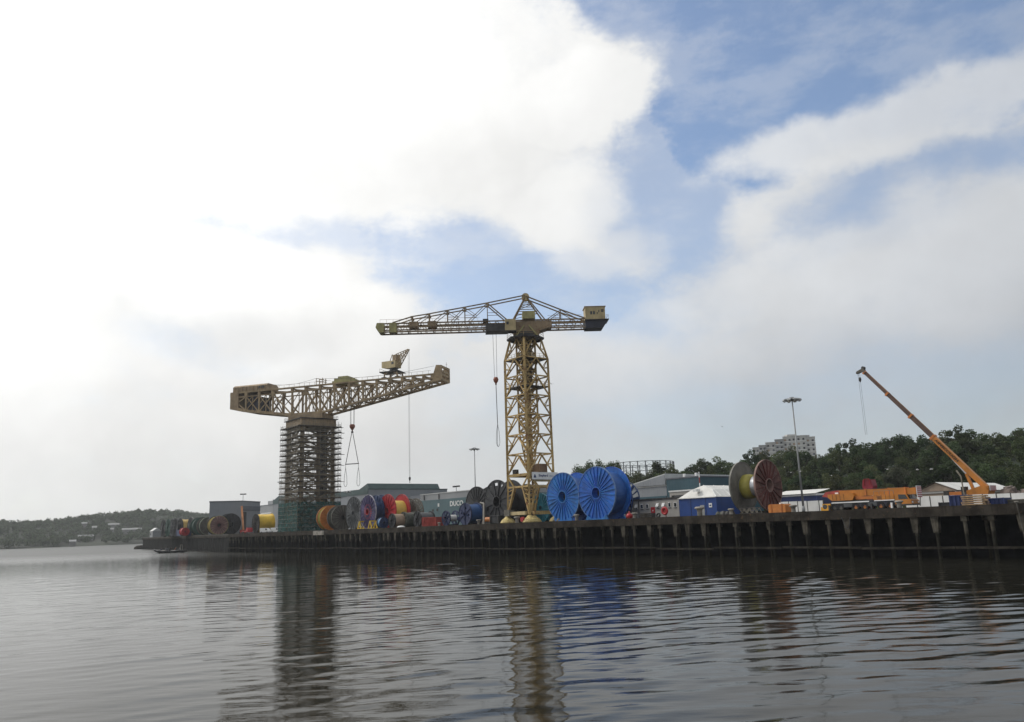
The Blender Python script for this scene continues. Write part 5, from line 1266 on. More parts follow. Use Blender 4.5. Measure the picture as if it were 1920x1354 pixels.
    for x, lab, bg in ((1313, 'large pale mushroom bollard in front of the blue shed door', 1.35), (1191, 'pale bollard in front of the left half of the grey cabin', .95), (1082, 'pale bollard between the two giant blue reels', 1.1), (970, 'yellowish bollard between the yellow crane feet', 1.2), (898, 'grey bollard in front of the full navy reel', 1.0), (824, 'small reddish bollard beside the red skip', .8), (1489, 'grey bollard right of the orange tank', 1.0), (1688, 'grey bollard in front of the orange crane cab', .95), (1372, 'half hidden bollard left of the lattice section', .9)): bollard(lab, x, 1.0, bg)
    # bits and pieces lying on the edge
    rnd = random.Random(21)
    bits = [(1181, 'red buoy lying beside the bollard at the cabin', 'buoy', red_m), (1208, 'grey crate in front of the cabin windows', 'crate', grey_brown), (1216, 'dark brown crate beside the grey crate at the cabin', 'crate', dark_steel), (1235, 'black tyre leaning near the red door', 'tyre', tyre_m), (1042, 'rusty chain heap left of the first blue reel', 'chain heap', grey_brown), (1352, 'tarpaulin heap at the corner of the blue shed', 'heap', olive_cable), (1362, 'dark rope heap beside the tarpaulin heap', 'heap', dark_steel), (752, 'white lid on the edge under the beige reel', 'lid', white_m)]
    for x, lab, cat, mt in bits:
        t = qthing({'buoy': 'buoy', 'crate': 'crate', 'tyre': 'tyre', 'chain heap': 'chain_heap', 'heap': 'tarpaulin_heap', 'lid': 'lid'}[cat], lab, cat, S(x, 1.6), 1.6)
        b = MB()
        if cat == 'buoy': b.lathe([(0, 0), (.5, .15), (.7, .6), (.5, 1.05), (0, 1.2)], k=14); b.lathe([(.16, 1.15), (.16, 1.5), (0, 1.5)], k=8); b.build('float', mt, t, True)
        elif cat == 'crate':
            b.box(-.9, .9, 0, 1.1, .1, 1.0); b.build('box', mt, t)
            for z in (.2, .55, .9): bar('slat', (-.95, -.04, z), (.95, -.04, z), .06, .18, timber_dark, t)
        elif cat == 'tyre': prof = [(.38+.17*math.cos(a), .17*math.sin(a)) for a in np.linspace(0, 2*math.pi, 9)]; b.lathe(prof, k=20); o = b.build('casing', mt, t, True); o.rotation_euler = (1.2, 0, 0); o.location = (0, 0, .5)
        elif cat == 'lid': b.lathe([(1.1, 0), (1.15, .3), (.7, .55), (0, .6)], k=16); b.build('shell', mt, t, True)
        else:
            for j in range(5): a = rnd.uniform(-1, 1); b.lathe([(.55, 0), (.5, .35), (.25, .62+.2*rnd.random()), (0, .75)], (a, rnd.uniform(0, .7), 0), 'z', 9)
            stuff(b.build('folds', mt, t))
    # rubble bank behind the hoarding at the right
    rs = np.random.RandomState(3); b = MB(); sA, sB = S(1868, 26), S(1960, 26); t = qthing('rubble_heap', 'grey brown rubble heap above the hoarding at the right edge', 'rubble', sA, 26)
    for k in range(110):
        x = rs.uniform(0, sB-sA); y = rs.uniform(0, 5); z = 3.3*(1-abs(y-2.5)/3)*min(1, x/2+.3)*(.75+.25*math.sin(x*1.7)); r = rs.uniform(.3, .7)
        v = [(x+r*rs.uniform(.6, 1.2)*sx, y+r*rs.uniform(.6, 1.2)*sy, max(0, z+r*rs.uniform(.4, 1)*sz)) for sx in (-1, 1) for sy in (-1, 1) for sz in (-1, 1)]
        b.add(v, [(0, 1, 3, 2), (4, 6, 7, 5), (0, 4, 5, 1), (2, 3, 7, 6), (0, 2, 6, 4), (1, 5, 7, 3)])
    stuff(b.build('stones', rubble_m, t))
    # pale hut at the far left end, vans, small orange boom
    c = at(291, 1005, 470); t = thing('hut', 'tiny pale grey hut with a pitched roof at the far left end of the quay', 'hut', (c[0], c[1], DECK), -.9)
    b = MB(); b.box(-2.8, 2.8, -2, 2, 0, 3.1); b.build('wall', grey_lite, t); b = MB(); b.prism([(-2.3, 3.11), (2.3, 3.11), (0, 4.8)], 'x', -3, 3); b.build('roof', roof_lite, t); b = MB(); b.box(-1.6, -.6, -2.06, -2.01, 1, 2); b.build('window', glass_m, t)
    for x, d, lab, mt in ((498, 20, 'small white van parked left of the scaffolded tower, first of two', white_m), (518, 24, 'small white van parked against the green sheeting', white_m), (1152, 9, 'white van half hidden beside the largest blue reel', white_m)):
        t = qthing('parked_van', lab, 'van', S(x, d), d, rot=.5)
        b = MB(); b.prism([(-2.4, .4), (2.4, .4), (2.4, 1.1), (1.7, 1.25), (1.1, 2.1), (-2.4, 2.2)], 'y', -.95, .95); b.build('body', mt, t)
        b = MB(); b.prism([(1.62, 1.3), (1.15, 1.95), (.5, 1.95), (.5, 1.3)], 'y', -.97, .97); b.build('window', glass_m, t)
        for sx in (-1.5, 1.5):
            for sy in (-.85, .85): b = MB(); b.frustum((sx, sy-.12, .35), (sx, sy+.12, .35), .35, .35, 12); b.build('wheel', tyre_m, t)
    t = qthing('loader_crane', 'slim orange brown loader boom leaning in front of the grey shed doorway', 'crane', S(456, 18), 18)
    bar('boom', (0, 0, 1.5), (-8.5, 2, 12.5), .8, .8, paint('orange_brown', (.40, .17, .07), .6, .2), t); b = MB(); b.box(-1.4, 2, -1.2, 1.2, .4, 1.9); b.build('base', red_dull, t)
    for x in (-1, 1.4): b = MB(); b.frustum((x, -1.3, .5), (x, -1.0, .5), .5, .5, 12); b.build('wheel', tyre_m, t)
    t = qthing('red_truck', 'low red flatbed truck below the grey shed', 'truck', S(463, 10), 10)
    b = MB(); b.box(-3.4, 1.6, -1.1, 1.1, .8, 1.2); b.build('flatbed', red_dull, t); b = MB(); b.prism([(1.7, .6), (3.4, .6), (3.4, 1.6), (3.0, 2.5), (1.7, 2.5)], 'y', -1.1, 1.1); b.build('cab', red_m, t)
    for x in (-2.6, -1.5, 2.6): b = MB(); b.frustum((x, -1.15, .5), (x, -.85, .5), .5, .5, 12); b.build('wheel', tyre_m, t)
build_yard()

# ------------------------------------------------------------------ tall lamp masts
def lamp_mast(label, x, d, ytop, head=1.7, r=.2, n=8, style=0):
    t = qthing('lamp_mast', label, 'lamp mast', S(x, d), d); H = Zq(x, ytop, d)-DECK
    b = MB(); b.frustum((0, 0, 0), (0, 0, H), r, r*.5, 10); b.frustum((0, 0, 0), (0, 0, 1.2), r*1.5, r*1.4, 10); b.build('pole', lampost_m, t, True)
    b = MB(); b.frustum((0, 0, H-.25), (0, 0, H+.35), .42, .42, 12); b.build('head_frame', dark_steel, t)
    for k in range(n):
        a = 2*math.pi*k/n+.2; c, s_ = math.cos(a), math.sin(a)
        m = MB(); m.add([(.35, -.3, .1), (head, -.34, -.28), (head, .34, -.28), (.35, .3, .1), (.35, -.3, .28), (head*.95, -.3, -.02), (head*.95, .3, -.02), (.35, .3, .28)], [(0, 3, 2, 1), (4, 5, 6, 7), (0, 1, 5, 4), (1, 2, 6, 5), (2, 3, 7, 6), (3, 0, 4, 7)])
        o = m.build('floodlight', lampost_m, t); o.location = (0, 0, H); o.rotation_euler = (0, 0, a)
        g = MB(); g.box(.6, head-.1, -.25, .25, -.02, 0); q = g.build('lens', paint('lamp_lens', (.55, .56, .52), .3, .05), o); q.rotation_euler = (0, math.radians(16), 0); q.location = (0, 0, .02)
lamp_mast('tall grey lamp mast with a ring of floodlights right of the maroon reel', 1508, 14, 745)
lamp_mast('tall slim lamp mast rising behind the black spoked reel', 893, 30, 841, 1.7, .22)
lamp_mast('lamp mast showing just left of the scaffolded tower', 523.5, 40, 904, 1.6, .18, 6)
lamp_mast('short lamp mast between the scaffolded tower and the grey reel', 652, 42, 922, 1.8, .15, 6)

# ------------------------------------------------------------------ mobile cranes
def stripes(t, x, y, z0, z1, w):
    n = 6; b = MB(); b.box(x-.04, x+.04, y-w/2, y+w/2, z0, z1); o = b.build('warning_board', white_m, t)
    k = MB()
    for i in range(n):
        f = z0+(z1-z0)*i/n; dz = (z1-z0)/n
        for s_ in (-1, 1): k.add([(x+s_*.052, y-w/2, f), (x+s_*.052, y-w/2, f+dz*.55), (x+s_*.052, y+w/2, f+dz*.55), (x+s_*.052, y+w/2, f)], [(0, 1, 2, 3)])
    stuff(k.build('warning_stripes', red_m, o))
def build_mobile_one():
    d = 6.0; sL, sR = S(1552, d), S(1722, d); L = sR-sL
    t = qthing('mobile_crane', 'long orange mobile crane parked with its telescopic boom lowered', 'crane', (sL+sR)/2, d)
    o = crane_orange; X = lambda px: S(px, d)-(sL+sR)/2; Z = lambda px, py: Zq(px, py, d)-DECK
    blk = paint('chassis_dark', (.02, .022, .035), .5, .2)
    b = MB(); b.prism([(X(1568), .55), (X(1690), .55), (X(1690), 1.35), (X(1568), 1.35)], 'y', -1.25, 1.25); b.build('chassis', blk, t)
    b = MB(); b.box(X(1570), X(1640), -1.36, -1.26, 1.25, 1.42); b.box(X(1650), X(1688), -1.36, -1.26, 1.32, 1.46); b.build('white_line', white_m, t)
    for px in (1574, 1586, 1614, 1631, 1661, 1679):
        for sy in (-1, 1):
            w = link('wheel', None, t); w.location = (X(px), sy*1.12, .62)
            m = MB(); m.lathe([(.36, -.2), (.56, -.22), (.62, -.12), (.62, .12), (.56, .22), (.36, .2)], axis='x', k=22); q = m.build('tyre', tyre_m, w); q.rotation_euler = (0, 0, math.pi/2)
            m = MB(); m.lathe([(0, -.1), (.15, -.16), (.17, -.08), (.36, -.08), (.36, .12), (0, .12)], axis='x', k=18); q = m.build('rim', orange_m if px not in (1574, 1586) else grey_brown, w); q.rotation_euler = (0, 0, math.pi/2*(-sy if False else (1 if sy < 0 else -1)))
    # carrier body and engine deck
    b = MB(); b.box(X(1649), X(1687.5), -1.3, 1.3, 1.48, 2.25); b.build('engine_cover', o, t)
    b = MB(); b.box(X(1570), X(1648), -1.2, 1.2, 1.36, 1.6); b.build('deck', dark_steel, t)
    # driving cab at the right end
    b = MB(); c0, c1 = X(1688.5), X(1719); b.prism([(c0, .7), (c1, .7), (c1, 1.25), (c1-.25, 1.4), (c1-.65, 2.2), (c0, 2.3)], 'y', -1.3, 1.3); cab = b.build('cab', o, t)
    b = MB(); b.prism([(c0+.6, 1.45), (c1-.42, 1.45), (c1-.78, 2.1), (c0+.6, 2.14)], 'y', -1.33, 1.33); b.build('side_window', glass_m, cab)
    b = MB(); b.add([(c1-.22, -1.15, 1.43), (c1-.22, 1.15, 1.43), (c1-.6, 1.15, 2.13), (c1-.6, -1.15, 2.13)], [(0, 1, 2, 3)]); b.build('windscreen', glass_m, cab)
    b = MB(); b.box(c0-.1, c1+.05, -1.34, 1.34, .5, .72); b.build('bumper', dark_steel, cab)
    for sy in (-1, 1): b = MB(); b.box(c1-.01, c1+.04, sy*.95-.2, sy*.95+.2, .85, 1.1); b.build('headlight', white_m, cab)
    b = MB(); b.box(c1+.1, c1+.3, -1.7, -1.4, 1.5, 2.0); b.build('mirror', dark_steel, cab); bar('mirror_arm', (c1-.3, -1.3, 2.1), (c1+.2, -1.5, 2.0), .05, .05, dark_steel, cab)
    # superstructure, counterweight, crane cab
    b = MB(); b.prism([(X(1564), 2.2), (X(1571), 1.65), (X(1610), 1.65), (X(1613), 2.3), (X(1610), 2.75), (X(1564), 2.7)], 'y', -1.35, 1.35); b.build('counterweight', o, t)
    b = MB(); b.lathe([(1.0, 1.36), (1.0, 1.65), (0, 1.65)], (X(1600), 0, 0), 'z', 20); b.build('slewing_ring', dark_steel, t)
    b = MB(); b.prism([(X(1613.5), 1.7), (X(1648), 1.7), (X(1646), 2.1), (X(1613.5), 2.2)], 'y', -1.0, 1.0); b.build('upper_frame', paint('orange_shade', (.46, .15, .03), .5, .15), t)
    # boom: three telescoped boxes
    p0 = Vector((X(1562), 0, Z(1562, 927.0))); p1 = Vector((X(1727), 0, Z(1727, 920.0)))
    P = lambda f: p0.lerp(p1, f)
    bar('boom_section', P(.07), P(.70), 1.05, 1.05, o, t); bar('boom_section', P(.70), P(.88), 1.15, 1.15, o, t); bar('boom_section', P(.881), P(.99), .95, .95, o, t)
    for f in (.44, .70, .88): bar('boom_collar', P(f-.008), P(f+.008), 1.25, 1.25, paint('orange_shade', (.46, .15, .03)), t)
    b = MB(); b.prism([(X(1549), P(0).z-.3), (X(1560), P(0).z-.5), (X(1585), P(0).z-.45), (X(1580), P(0).z+.55), (X(1556), P(0).z+.4)], 'y', -.6, .6); b.build('boom_pivot', red_dull, t)
    b = MB(); b.box(X(1574), X(1580), -.66, -.5, P(.1).z-.1, P(.1).z+.25); b.box(X(1583), X(1592), -.66, -.5, P(.1).z-.25, P(.1).z-.1); stuff(b.build('white_fitting', white_m, t))
    bar('lift_cylinder', (X(1618), -.5, 1.9), (X(1659), -.5, P(.6).z-.5), .28, .28, silver_m, t)
    stripes(t, p1.x+.1, -.0, P(1).z-.95, P(1).z+.75, 1.5)
    b = MB(); b.lathe([(0, -.35), (.45, -.35), (.45, .35), (0, .35)], (0, 0, 0), 'x', 14); q = b.build('head_sheave', red_dull, t); q.location = P(1.0)+Vector((-.45, 0, .1)); q.rotation_euler = (0, 0, math.pi/2)
    bar('hook_pendant', P(1.0)+Vector((.25, -.2, -.9)), P(1.0)+Vector((.1, -.2, -2.2)), .1, .1, dark_steel, t)
    # panel seams, steps, lockers, handrail and hoses
    for px in (1656, 1664, 1672, 1680): b = MB(); b.box(X(px)-.02, X(px)+.02, -1.315, -1.302, 1.5, 2.23); b.build('panel_seam', dark_steel, t)
    b = MB()
    for k in range(5): b.box(X(1657), X(1663), -1.33, -1.305, 1.62+k*.1, 1.66+k*.1)
    stuff(b.build('grille', dark_steel, t))
    for px0, px1 in ((1592, 1608), (1637, 1654)): b = MB(); b.box(X(px0), X(px1), -1.32, -1.26, .62, 1.18); b.build('locker', grey_reel, t)
    for px in (1573, 1580, 1587, 1594): bar('counterweight_seam', (X(px), -1.36, 1.7), (X(px), -1.36, 2.68), .05, .03, dark_steel, t)
    for px in (1650, 1660, 1670, 1680, 1687): bar('rail_post', (X(px), -1.2, 2.25), (X(px), -1.2, 2.85), .05, .05, scaf_steel, t)
    bar('handrail', (X(1650), -1.2, 2.83), (X(1687), -1.2, 2.83), .05, .05, scaf_steel, t)
    b = MB(); b.tube([(X(1600), -.7, 2.4), (X(1612), -.75, 2.0), (X(1630), -.7, 2.2), (X(1655), -.65, P(.6).z-.6)], .06, 5); b.build('hydraulic_hose', tyre_m, t)
    bar('boom_rope', P(.02)+Vector((0, -.2, .62)), P(.98)+Vector((0, -.2, .62)), .05, .05, rope_m, t)
    for px in (1613, 1630): b = MB(); b.box(X(px)-.75, X(px)+.75, -1.34, 1.34, 1.2, 1.26); b.build('mudguard', dark_steel, t)
    # outriggers
    for px in (1566, 1645, 1683):
        for sy in (-1, 1): bar('outrigger_leg', (X(px), sy*1.5, 0.12), (X(px), sy*1.5, 1.0), .26, .26, white_m if px == 1683 else dark_steel, t); b = MB(); b.box(X(px)-.4, X(px)+.4, sy*1.5-.35, sy*1.5+.35, 0, .12); b.build('outrigger_pad', grey_reel, t)
    # orange hook block and tackle at the tail
    ylw = paint('hook_amber', (.66, .32, .03), .5, .15)
    t2 = qthing('hook_stand', 'amber orange tackle block standing at the tail of the lowered crane', 'hook block', S(1551, 5), 5)
    b = MB(); b.box(-.75, .75, -.4, .4, .15, .75); b.build('lower_block', ylw, t2); b = MB(); b.box(-.45, .95, -.35, .35, .78, 1.25); b.build('upper_block', ylw, t2)
    b = MB(); b.lathe([(0, -.42), (.38, -.42), (.38, .42), (0, .42)], (0, 0, 0), 'x', 14); q = b.build('sheave', dark_steel, t2); q.location = (0, 0, .78); q.rotation_euler = (0, 0, math.pi/2); bar('stand', (-.9, 0, .08), (1.0, 0, .08), .6, .16, red_dull, t2)
    # red hopper poking up behind
    t3 = qthing('red_hopper', 'small dark red hopper standing up behind the lowered orange boom', 'hopper', S(1637, 20), 20)
    z1 = Zq(1637, 899, 20)-DECK; b = MB(); b.prism([(-.75, z1-1.9), (.75, z1-1.9), (.95, z1-1.1), (.75, z1), (-.75, z1), (-.95, z1-1.1)], 'y', -.8, .8); b.build('hopper_body', paint('dark_red', (.26, .02, .035), .5, .2), t3); b = MB(); b.box(-.45, .45, -.5, .5, 0, z1-1.91); b.build('stand', red_dull, t3)
    for x in (-.55, .55): bar('frame_bar', (x, -.86, z1-1.0), (x*.8, -.86, z1+.15), .12, .1, red_m, t3)
    bar('frame_bar', (-.5, -.86, z1+.1), (.5, -.86, z1+.1), .1, .1, red_m, t3)
build_mobile_one()
def build_mobile_two():
    d = 24.0; s0 = S(1836, d); t = qthing('mobile_crane', 'orange mobile crane behind the hoarding with its long boom raised to the left', 'crane', s0, d)
    o = crane_orange; X = lambda px: S(px, d)-s0; Z = lambda px, py: Zq(px, py, d)-DECK
    b = MB(); b.box(X(1778), X(1862), -1.3, 1.3, .6, 1.6); b.build('chassis', paint('chassis_dark', (.02, .022, .035)), t)
    for px in (1785, 1797, 1812, 1836, 1852):
        for sy in (-1, 1): m = MB(); m.frustum((X(px), sy*1.3-.2, .62), (X(px), sy*1.3+.2, .62), .62, .62, 18); m.build('wheel', tyre_m, t)
    zt = Z(1800, 922); b = MB(); b.box(X(1790), X(1822), -1.2, 1.2, 1.62, zt); b.build('carrier_body', paint('orange_shade', (.46, .15, .03)), t)
    b = MB(); b.box(X(1780), X(1789.5), -1.25, 1.25, 1.62, zt+.2); b.build('carrier_cab', dark_steel, t)
    b = MB(); b.prism([(X(1818), 1.7), (X(1862), 1.7), (X(1866), Z(1862, 918)), (X(1861), Z(1860, 910)), (X(1850), Z(1850, 911)), (X(1822), Z(1825, 920))], 'y', -1.3, 1.3); b.build('superstructure', o, t)
    b = MB(); b.box(X(1814), X(1823), -1.35, -.3, zt-.6, zt+.75); cb = b.build('operator_cab', dark_steel, t); b = MB(); b.box(X(1815), X(1822), -1.38, -1.34, zt-.1, zt+.6); b.build('window', glass_m, cb)
    b = MB(); b.box(X(1862), X(1865.5), -1.3, 1.3, Z(1858, 919), Z(1858, 911)); b.build('counterweight', o, t); stripes(t, X(1866.5)+.1, 0, Z(1859, 920), Z(1859, 910), 2.4)
    tail = Vector((X(1856), 0, Z(1856, 914)))
    def BP(px, py): return Vector((S(px, d, py)-s0, 0, Z(px, py)))
    tip = BP(1618, 696); dirn = (tip-tail)
    f = lambda k: tail+dirn*k
    for a_, b_, w in ((0, .40, .80), (.40, .58, .64), (.58, .78, .52), (.78, .985, .42)):
        bar('boom_section', f(a_), f(b_), w*1.0, w*1.05, o if a_ < .4 else paint('boom_brown', (.10, .055, .04), .5, .2, .4, rust=.3), t, up=(0, 1, 0))
        bar('boom_collar', f(b_-.006), f(b_+.006), w+.22, w+.22, paint('orange_shade', (.46, .15, .03)), t, up=(0, 1, 0))
    bar('boom_top_plate', f(.41)+Vector((.26, 0, .26)), f(.98)+Vector((.18, 0, .18)), .26, .08, paint('boom_top', (.24, .14, .09), .5, .15), t, up=(0, 1, 0))
    # head
    b = MB(); b.prism([(tip.x-1.2, tip.z-.35), (tip.x-.2, tip.z-.1), (tip.x+.5, tip.z-.4), (tip.x+.3, tip.z+.45), (tip.x-.2, tip.z+.4), (tip.x-1.15, tip.z+.05)], 'y', -.35, .35); b.build('boom_head', grey_brown, t)
    b = MB(); b.frustum((tip.x+.15, -.3, tip.z+.55), (tip.x+.15, .3, tip.z+.55), .3, .3, 12); b.build('head_sheave', dark_steel, t)
    # luffing cylinder and boom lettering
    bar('lift_cylinder', BP(1825, 917), BP(1812, 888), .42, .42, o, t, up=(0, 1, 0)); bar('lift_rod', BP(1812, 888), f(.26)+Vector((-.2, 0, -.3)), .26, .26, silver_m, t, up=(0, 1, 0))
    ang = math.atan2(dirn.z, -dirn.x)
    blkp = paint('lettering_black', (.015, .014, .013), .5, .05)
    text_part('lettering', 'AINSCOUGH', 5.0, blkp, t, tuple(f(.285)+Vector((0, -.53, .12))), (math.pi/2, ang, 0), offset=.02, height=.42)
    bar('hoist_rope', (tip.x-1.0, 0, tip.z-.3), (tip.x-1.0, 0, Z(1614, 705)), .06, .06, rope_m, t)
    b = MB(); b.lathe([(0, .5), (.2, .4), (.25, 0), (.1, -.4), (0, -.5)], (tip.x-.75, 0, Z(1614, 712)), 'z', 10); b.build('hook_ball', dark_steel, t, True)
    for dx in (-1.0, -.7): bar('hoist_rope', (tip.x+dx, 0, tip.z-.3), (tip.x+dx+.0, 0, Z(1625, 815)), .028, .028, rope_m, t)
    t2 = qthing('crane_hook_line', 'pale jib strut hanging beside the raised orange boom', 'strut', S(1812, d-2), d-2)
    Z2 = lambda px, py: Zq(px, py, d-2)-DECK; X2 = lambda px: S(px, d-2)-S(1812, d-2)
    bar('strut', (X2(1804), 0, Z2(1804, 881)), (X2(1811), 0, Z2(1811, 893)), .2, .2, scaf_steel, t2); bar('strut', (X2(1811), 0, Z2(1811, 893)), (X2(1812.5), 0, 0), .16, .16, scaf_steel, t2)
build_mobile_two()

# ------------------------------------------------------------------ far buildings, gasholder
def build_far():
    far_wall = paint('far_house_wall', (.20, .195, .185), .8, .1); far_roof = paint('far_house_roof', (.30, .30, .30), .7, .1)
    xs = [(1412, 1424, 840, 0), (1424, 1438, 836, 1), (1437, 1456, 830.5, 0), (1455, 1471, 825, 1), (1470.5, 1487, 819.5, 0), (1486, 1514, 818, 1), (1513, 1531, 820, 0)]
    p0 = at(1470, 850, 560); t = thing('apartment_block', 'pale stepped apartment block on top of the wooded hill', 'building', (p0[0], p0[1], 0), 0)
    Jx = lambda x: (at(x, 850, 560)-p0)
    for i, (xa, xb, yt, k) in enumerate(xs):
        a, b_ = Jx(xa), Jx(xb); zt = at((xa+xb)/2, yt, 560)[2]; zb = 26.0
        ang = math.atan2(b_[1]-a[1], b_[0]-a[0]); Lw = math.hypot(b_[0]-a[0], b_[1]-a[1])
        g = MB(); off = .9 if k else 0
        g.box(0, Lw, -off, 12, zb, zt); g.box(-.15, Lw+.15, -off-.2, 12.2, zt+.003, zt+.5)
        sec = g.build('block_section', wall_flat if k == 0 or i == 5 else wall_flat2, t); sec.location = (a[0], a[1], 0); sec.rotation_euler = (0, 0, ang)
        fl = 3.0; nw = max(2, int(Lw/2.6))
        for r_ in range(6):
            z = zt-1.9-r_*fl
            if z < 42: break
            for q in range(nw):
                x = Lw*(q+.5)/nw; w = .62
                m = MB(); m.box(x-w, x+w, -off-.1, -off+.02, z-.7, z+.6); m.build('window', random.choice([glass_m, glass_m, glass_m, grey_dark, beige_drum]), sec)
            m = MB(); m.box(0.05, Lw-.05, -off-.18, -off-.02, z-1.25, z-.95); m.build('balcony_band', white_m, sec)
    a = Jx(1490); m = MB(); m.box(a[0]-3, a[0]+3, a[1]+2, a[1]+8, 55, at(1486, 814, 560)[2]); m.build('lift_tower', wall_flat, t)
    a = Jx(1515); m = MB(); m.box(a[0]-3, a[0]+3, a[1]+2, a[1]+8, 55, at(1515, 815, 560)[2]); m.build('lift_tower', wall_flat2, t)
    # gasholder frame
    D0 = 650; c = at(1205, 880, D0); R = 24.7; zt = at(1220, 865.5, D0-10)[2]; zm = at(1220, 877, D0-10)[2]
    t = thing('gasholder_frame', 'empty round gasholder frame of thin columns above the trees', 'gasholder', (c[0], c[1], 0), 0)
    gm = paint('gasholder_grey', (.16, .17, .18), .6, .1)
    n = 26; pts = [Vector((R*math.cos(2*math.pi*k/n+.06), R*math.sin(2*math.pi*k/n+.06), 0)) for k in range(n)]
    for k in range(n):
        p, q = pts[k], pts[(k+1) % n]
        bar('column', p+Vector((0, 0, 20)), p+Vector((0, 0, zt)), .75, .75, gm, t)
        for z in (zt-.3, zm): bar('ring_girder', p+Vector((0, 0, z)), q+Vector((0, 0, z)), .3, .45, gm, t)
        bar('tie_rod', p+Vector((0, 0, zm)), q+Vector((0, 0, zt-.3)), .12, .12, gm, t); bar('tie_rod', q+Vector((0, 0, zm)), p+Vector((0, 0, zt-.3)), .12, .12, gm, t)
    # small pale houses scattered on the far bank
    spots = [(138, 969, .5, 12, 'long pale roofed house low among the far bank trees'), (216, 964, .55, 16, 'long pale building highest on the far bank wood'), (33, 981, .3, 8, 'small pale house at the left of the far bank wood'), (158, 982, .3, 7, 'small pale house in the middle of the far bank wood'), (177, 989.5, .24, 6, 'tiny white house low in the middle of the far bank'), (206, 993, .2, 9, 'row of pale low houses right of the tiny white house'), (213, 984, .3, 14, 'long pale terrace in the far bank wood'), (247, 993, .2, 24, 'long pale retaining wall building left of the quay end'), (136, 1015.5, .02, 7, 'white waterside shed at the foot of the far bank'), (160, 1006, .06, 18, 'pale stone waterside building at the foot of the far bank'), (57, 975, .4, 8, 'pale house above the left part of the far bank')]
    for (x, y, q, L, lab) in spots:
        az_ = math.degrees(math.atan2(*(at(x, y, 100)[:2])))
        for q in np.linspace(.01, .95, 190):
            rr = float(far_r(az_, q)); gz = float(far_z(az_, q)); c = at(x, y, rr)
            if c[2] <= gz+5.5: break
        base = gz-.5
        t = thing('far_house', lab, 'house', (c[0], c[1], base), -math.radians(az_)+random.uniform(-.15, .15)); hh = min(6.0, max(3.2, c[2]-base))
        b = MB(); b.box(-L/2, L/2, -3, 3, 0, hh); b.build('wall', far_wall, t); b = MB(); b.prism([(-3.4, hh+.01), (3.4, hh+.01), (0, hh+2.2)], 'x', -L/2-.4, L/2+.4); b.build('roof', far_roof, t)
    # thin striped pole behind the blue shed
    t = qthing('striped_pole', 'thin red and white striped pole behind the white fabric roof', 'pole', S(1317.5, 40), 40)
    zt = Zq(1317.5, 884, 40)-DECK
    for k in range(8): b = MB(); b.frustum((0, 0, zt*k/8), (0, 0, zt*(k+1)/8-.02), .14, .14, 8); b.build('band', white_m if k % 2 else red_dull, t)
build_far()

# ------------------------------------------------------------------ boat with its people, wake, gulls
def person_mesh():
    v = [(0, 0, 0), (0, 0, .28), (0, 0, .52), (.02, 0, .62), (.03, 0, .78), (0, .2, .5), (.1, .27, .28), (.3, .2, .18), (0, -.2, .5), (.1, -.27, .28), (.3, -.2, .18), (.12, .11, -.02), (.5, .13, .03), (.52, .13, -.4), (.12, -.11, -.02), (.5, -.13, .03), (.52, -.13, -.4)]
    e = [(0, 1), (1, 2), (2, 3), (3, 4), (2, 5), (5, 6), (6, 7), (2, 8), (8, 9), (9, 10), (0, 11), (11, 12), (12, 13), (0, 14), (14, 15), (15, 16)]
    rad = [.17, .17, .17, .07, .11, .08, .065, .05, .08, .065, .05, .11, .085, .06, .11, .085, .06]
    me = bpy.data.meshes.new('person'); me.from_pydata(v, e, []); o = bpy.data.objects.new('tmp', me); COL.objects.link(o)
    md = o.modifiers.new('skin', 'SKIN'); sv = me.skin_vertices[0].data
    for i, r in enumerate(rad): sv[i].radius = (r, r)
    sv[0].use_root = True; ss = o.modifiers.new('sub', 'SUBSURF'); ss.levels = 1
    r = bpy.data.meshes.new_from_object(o.evaluated_get(bpy.context.evaluated_depsgraph_get())); bpy.data.objects.remove(o)
    r.materials.clear(); r.materials.append(jacket_m); r.materials.append(skin_m)
    for p in r.polygons:
        if p.center.z > .66: p.material_index = 1
    return r
